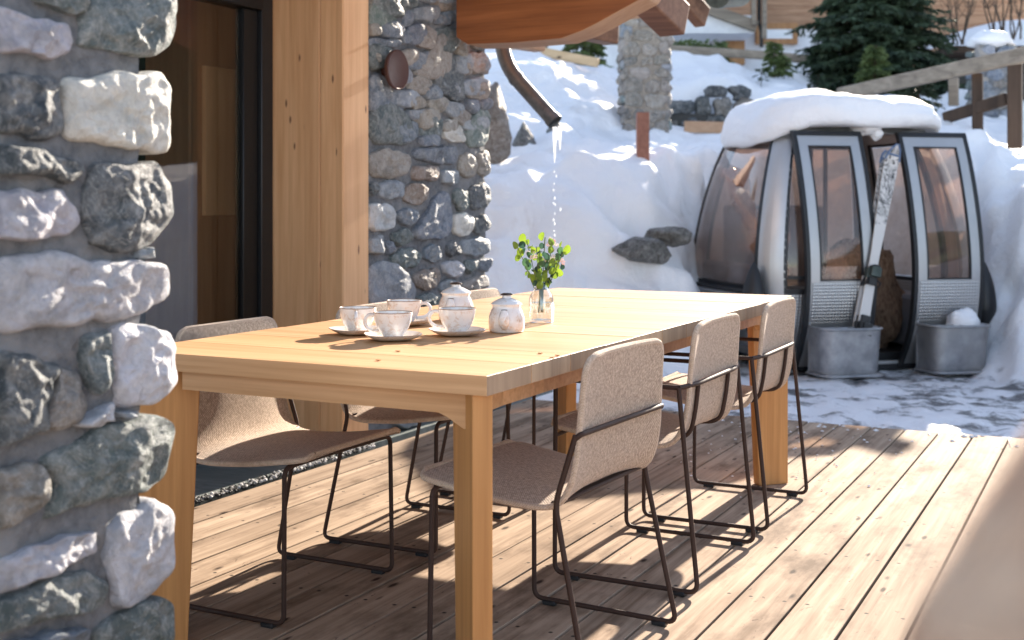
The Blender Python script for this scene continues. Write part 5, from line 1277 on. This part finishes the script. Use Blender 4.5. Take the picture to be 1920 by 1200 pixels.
# bare shrubs upper right
def bare(px,py,d,h,seed,label):
    rng=random.Random(seed); root=thing('bare_shrub',label,'shrub',Wd(px,py,d)); m=MB()
    for i in range(7):
        a=rng.uniform(0,6.3); p0=Vector((rng.uniform(-.1,.1),rng.uniform(-.1,.1),-.1)); pts=[p0]; dv=Vector((cos(a)*.2,sin(a)*.2,1))
        for k in range(6): pts.append(pts[-1]+dv*h/6+Vector((rng.uniform(-.03,.03),rng.uniform(-.03,.03),0)))
        m.tube(pts,[.013*(1-.12*k) for k in range(7)],5)
        for q in range(5):
            k=rng.randint(2,5); a2=rng.uniform(0,6.3); m.tube([pts[k],pts[k]+Vector((cos(a2)*.1,sin(a2)*.1,.12)),pts[k]+Vector((cos(a2)*.16,sin(a2)*.16,.28))],[.006,.004,.002],4)
    m.build('twigs',M['bark'],root)
bare(1795,70,16.9,1.0,1,'bare reddish shrub before the wooden wall, left of the snow-capped pier'); bare(1870,50,17.1,1.1,2,'tall bare twigs rising behind the snow-capped pier'); bare(1912,60,16.9,1.0,3,'bare twigs at the extreme upper right edge')

m=MB(); rows=[]  # unseen hill, added to give the door glass a dark reflection
for i in range(13):
    row=[]
    for k in range(61):
        a=radians(lerp(22,100,k/60)); v=i/12; dd=lerp(30,60,v); row.append((sin(a)*dd,cos(a)*dd,-1+17*sin(v*pi/2)*sstep(0,.12,k/60)+1.6*noise.noise((k*.9,i*.9,0))))
    rows.append(row)
m.grid(rows); tag(m.build('added_reflection_hill',M['leafdark']),kind='structure')
# ================= light, sky, camera =================
EL,AZ=21.0,.8
w=bpy.data.worlds.new('World'); SC.world=w; w.use_nodes=True; nt=w.node_tree; bg=nt.nodes['Background']
sk=nt.nodes.new('ShaderNodeTexSky'); sk.sky_type='NISHITA'; sk.sun_disc=False; sk.sun_elevation=radians(EL); sk.sun_rotation=radians(AZ); sk.altitude=1500; sk.air_density=1.0; sk.dust_density=1.2; sk.ozone_density=1.5
hsn=nt.nodes.new('ShaderNodeHueSaturation'); hsn.inputs['Saturation'].default_value=.70; nt.links.new(sk.outputs[0],hsn.inputs['Color']); nt.links.new(hsn.outputs[0],bg.inputs[0]); bg.inputs[1].default_value=.115
L=bpy.data.lights.new('sun','SUN'); L.energy=5.0; L.angle=radians(.55); L.color=(1,.875,.73)
lo=bpy.data.objects.new('sun',L); COL.objects.link(lo)
az=radians(AZ); el=radians(EL); sd=Vector((sin(az)*cos(el),cos(az)*cos(el),sin(el)))
lo.rotation_euler=sd.to_track_quat('Z','Y').to_euler(); lo.location=(3,20,12)
cam=bpy.data.cameras.new('camera'); co=bpy.data.objects.new('camera',cam); COL.objects.link(co); SC.camera=co
co.location=(0,0,CH); co.rotation_euler=(radians(90),0,radians(27))
cam.sensor_width=36; cam.lens=FP/1920*36; cam.shift_y=-(600-HY)/1920; cam.clip_start=.05; cam.clip_end=2000
cam.dof.use_dof=True; cam.dof.focus_distance=3.5; cam.dof.aperture_fstop=4.0
SC.view_settings.view_transform='Standard'; SC.view_settings.look='None'; SC.view_settings.exposure=1.80; SC.view_settings.gamma=1
SC.cycles.use_denoising=True; SC.cycles.max_bounces=10; SC.cycles.transparent_max_bounces=24; SC.cycles.caustics_reflective=False; SC.cycles.caustics_refractive=False
SC.cycles.sample_clamp_indirect=6
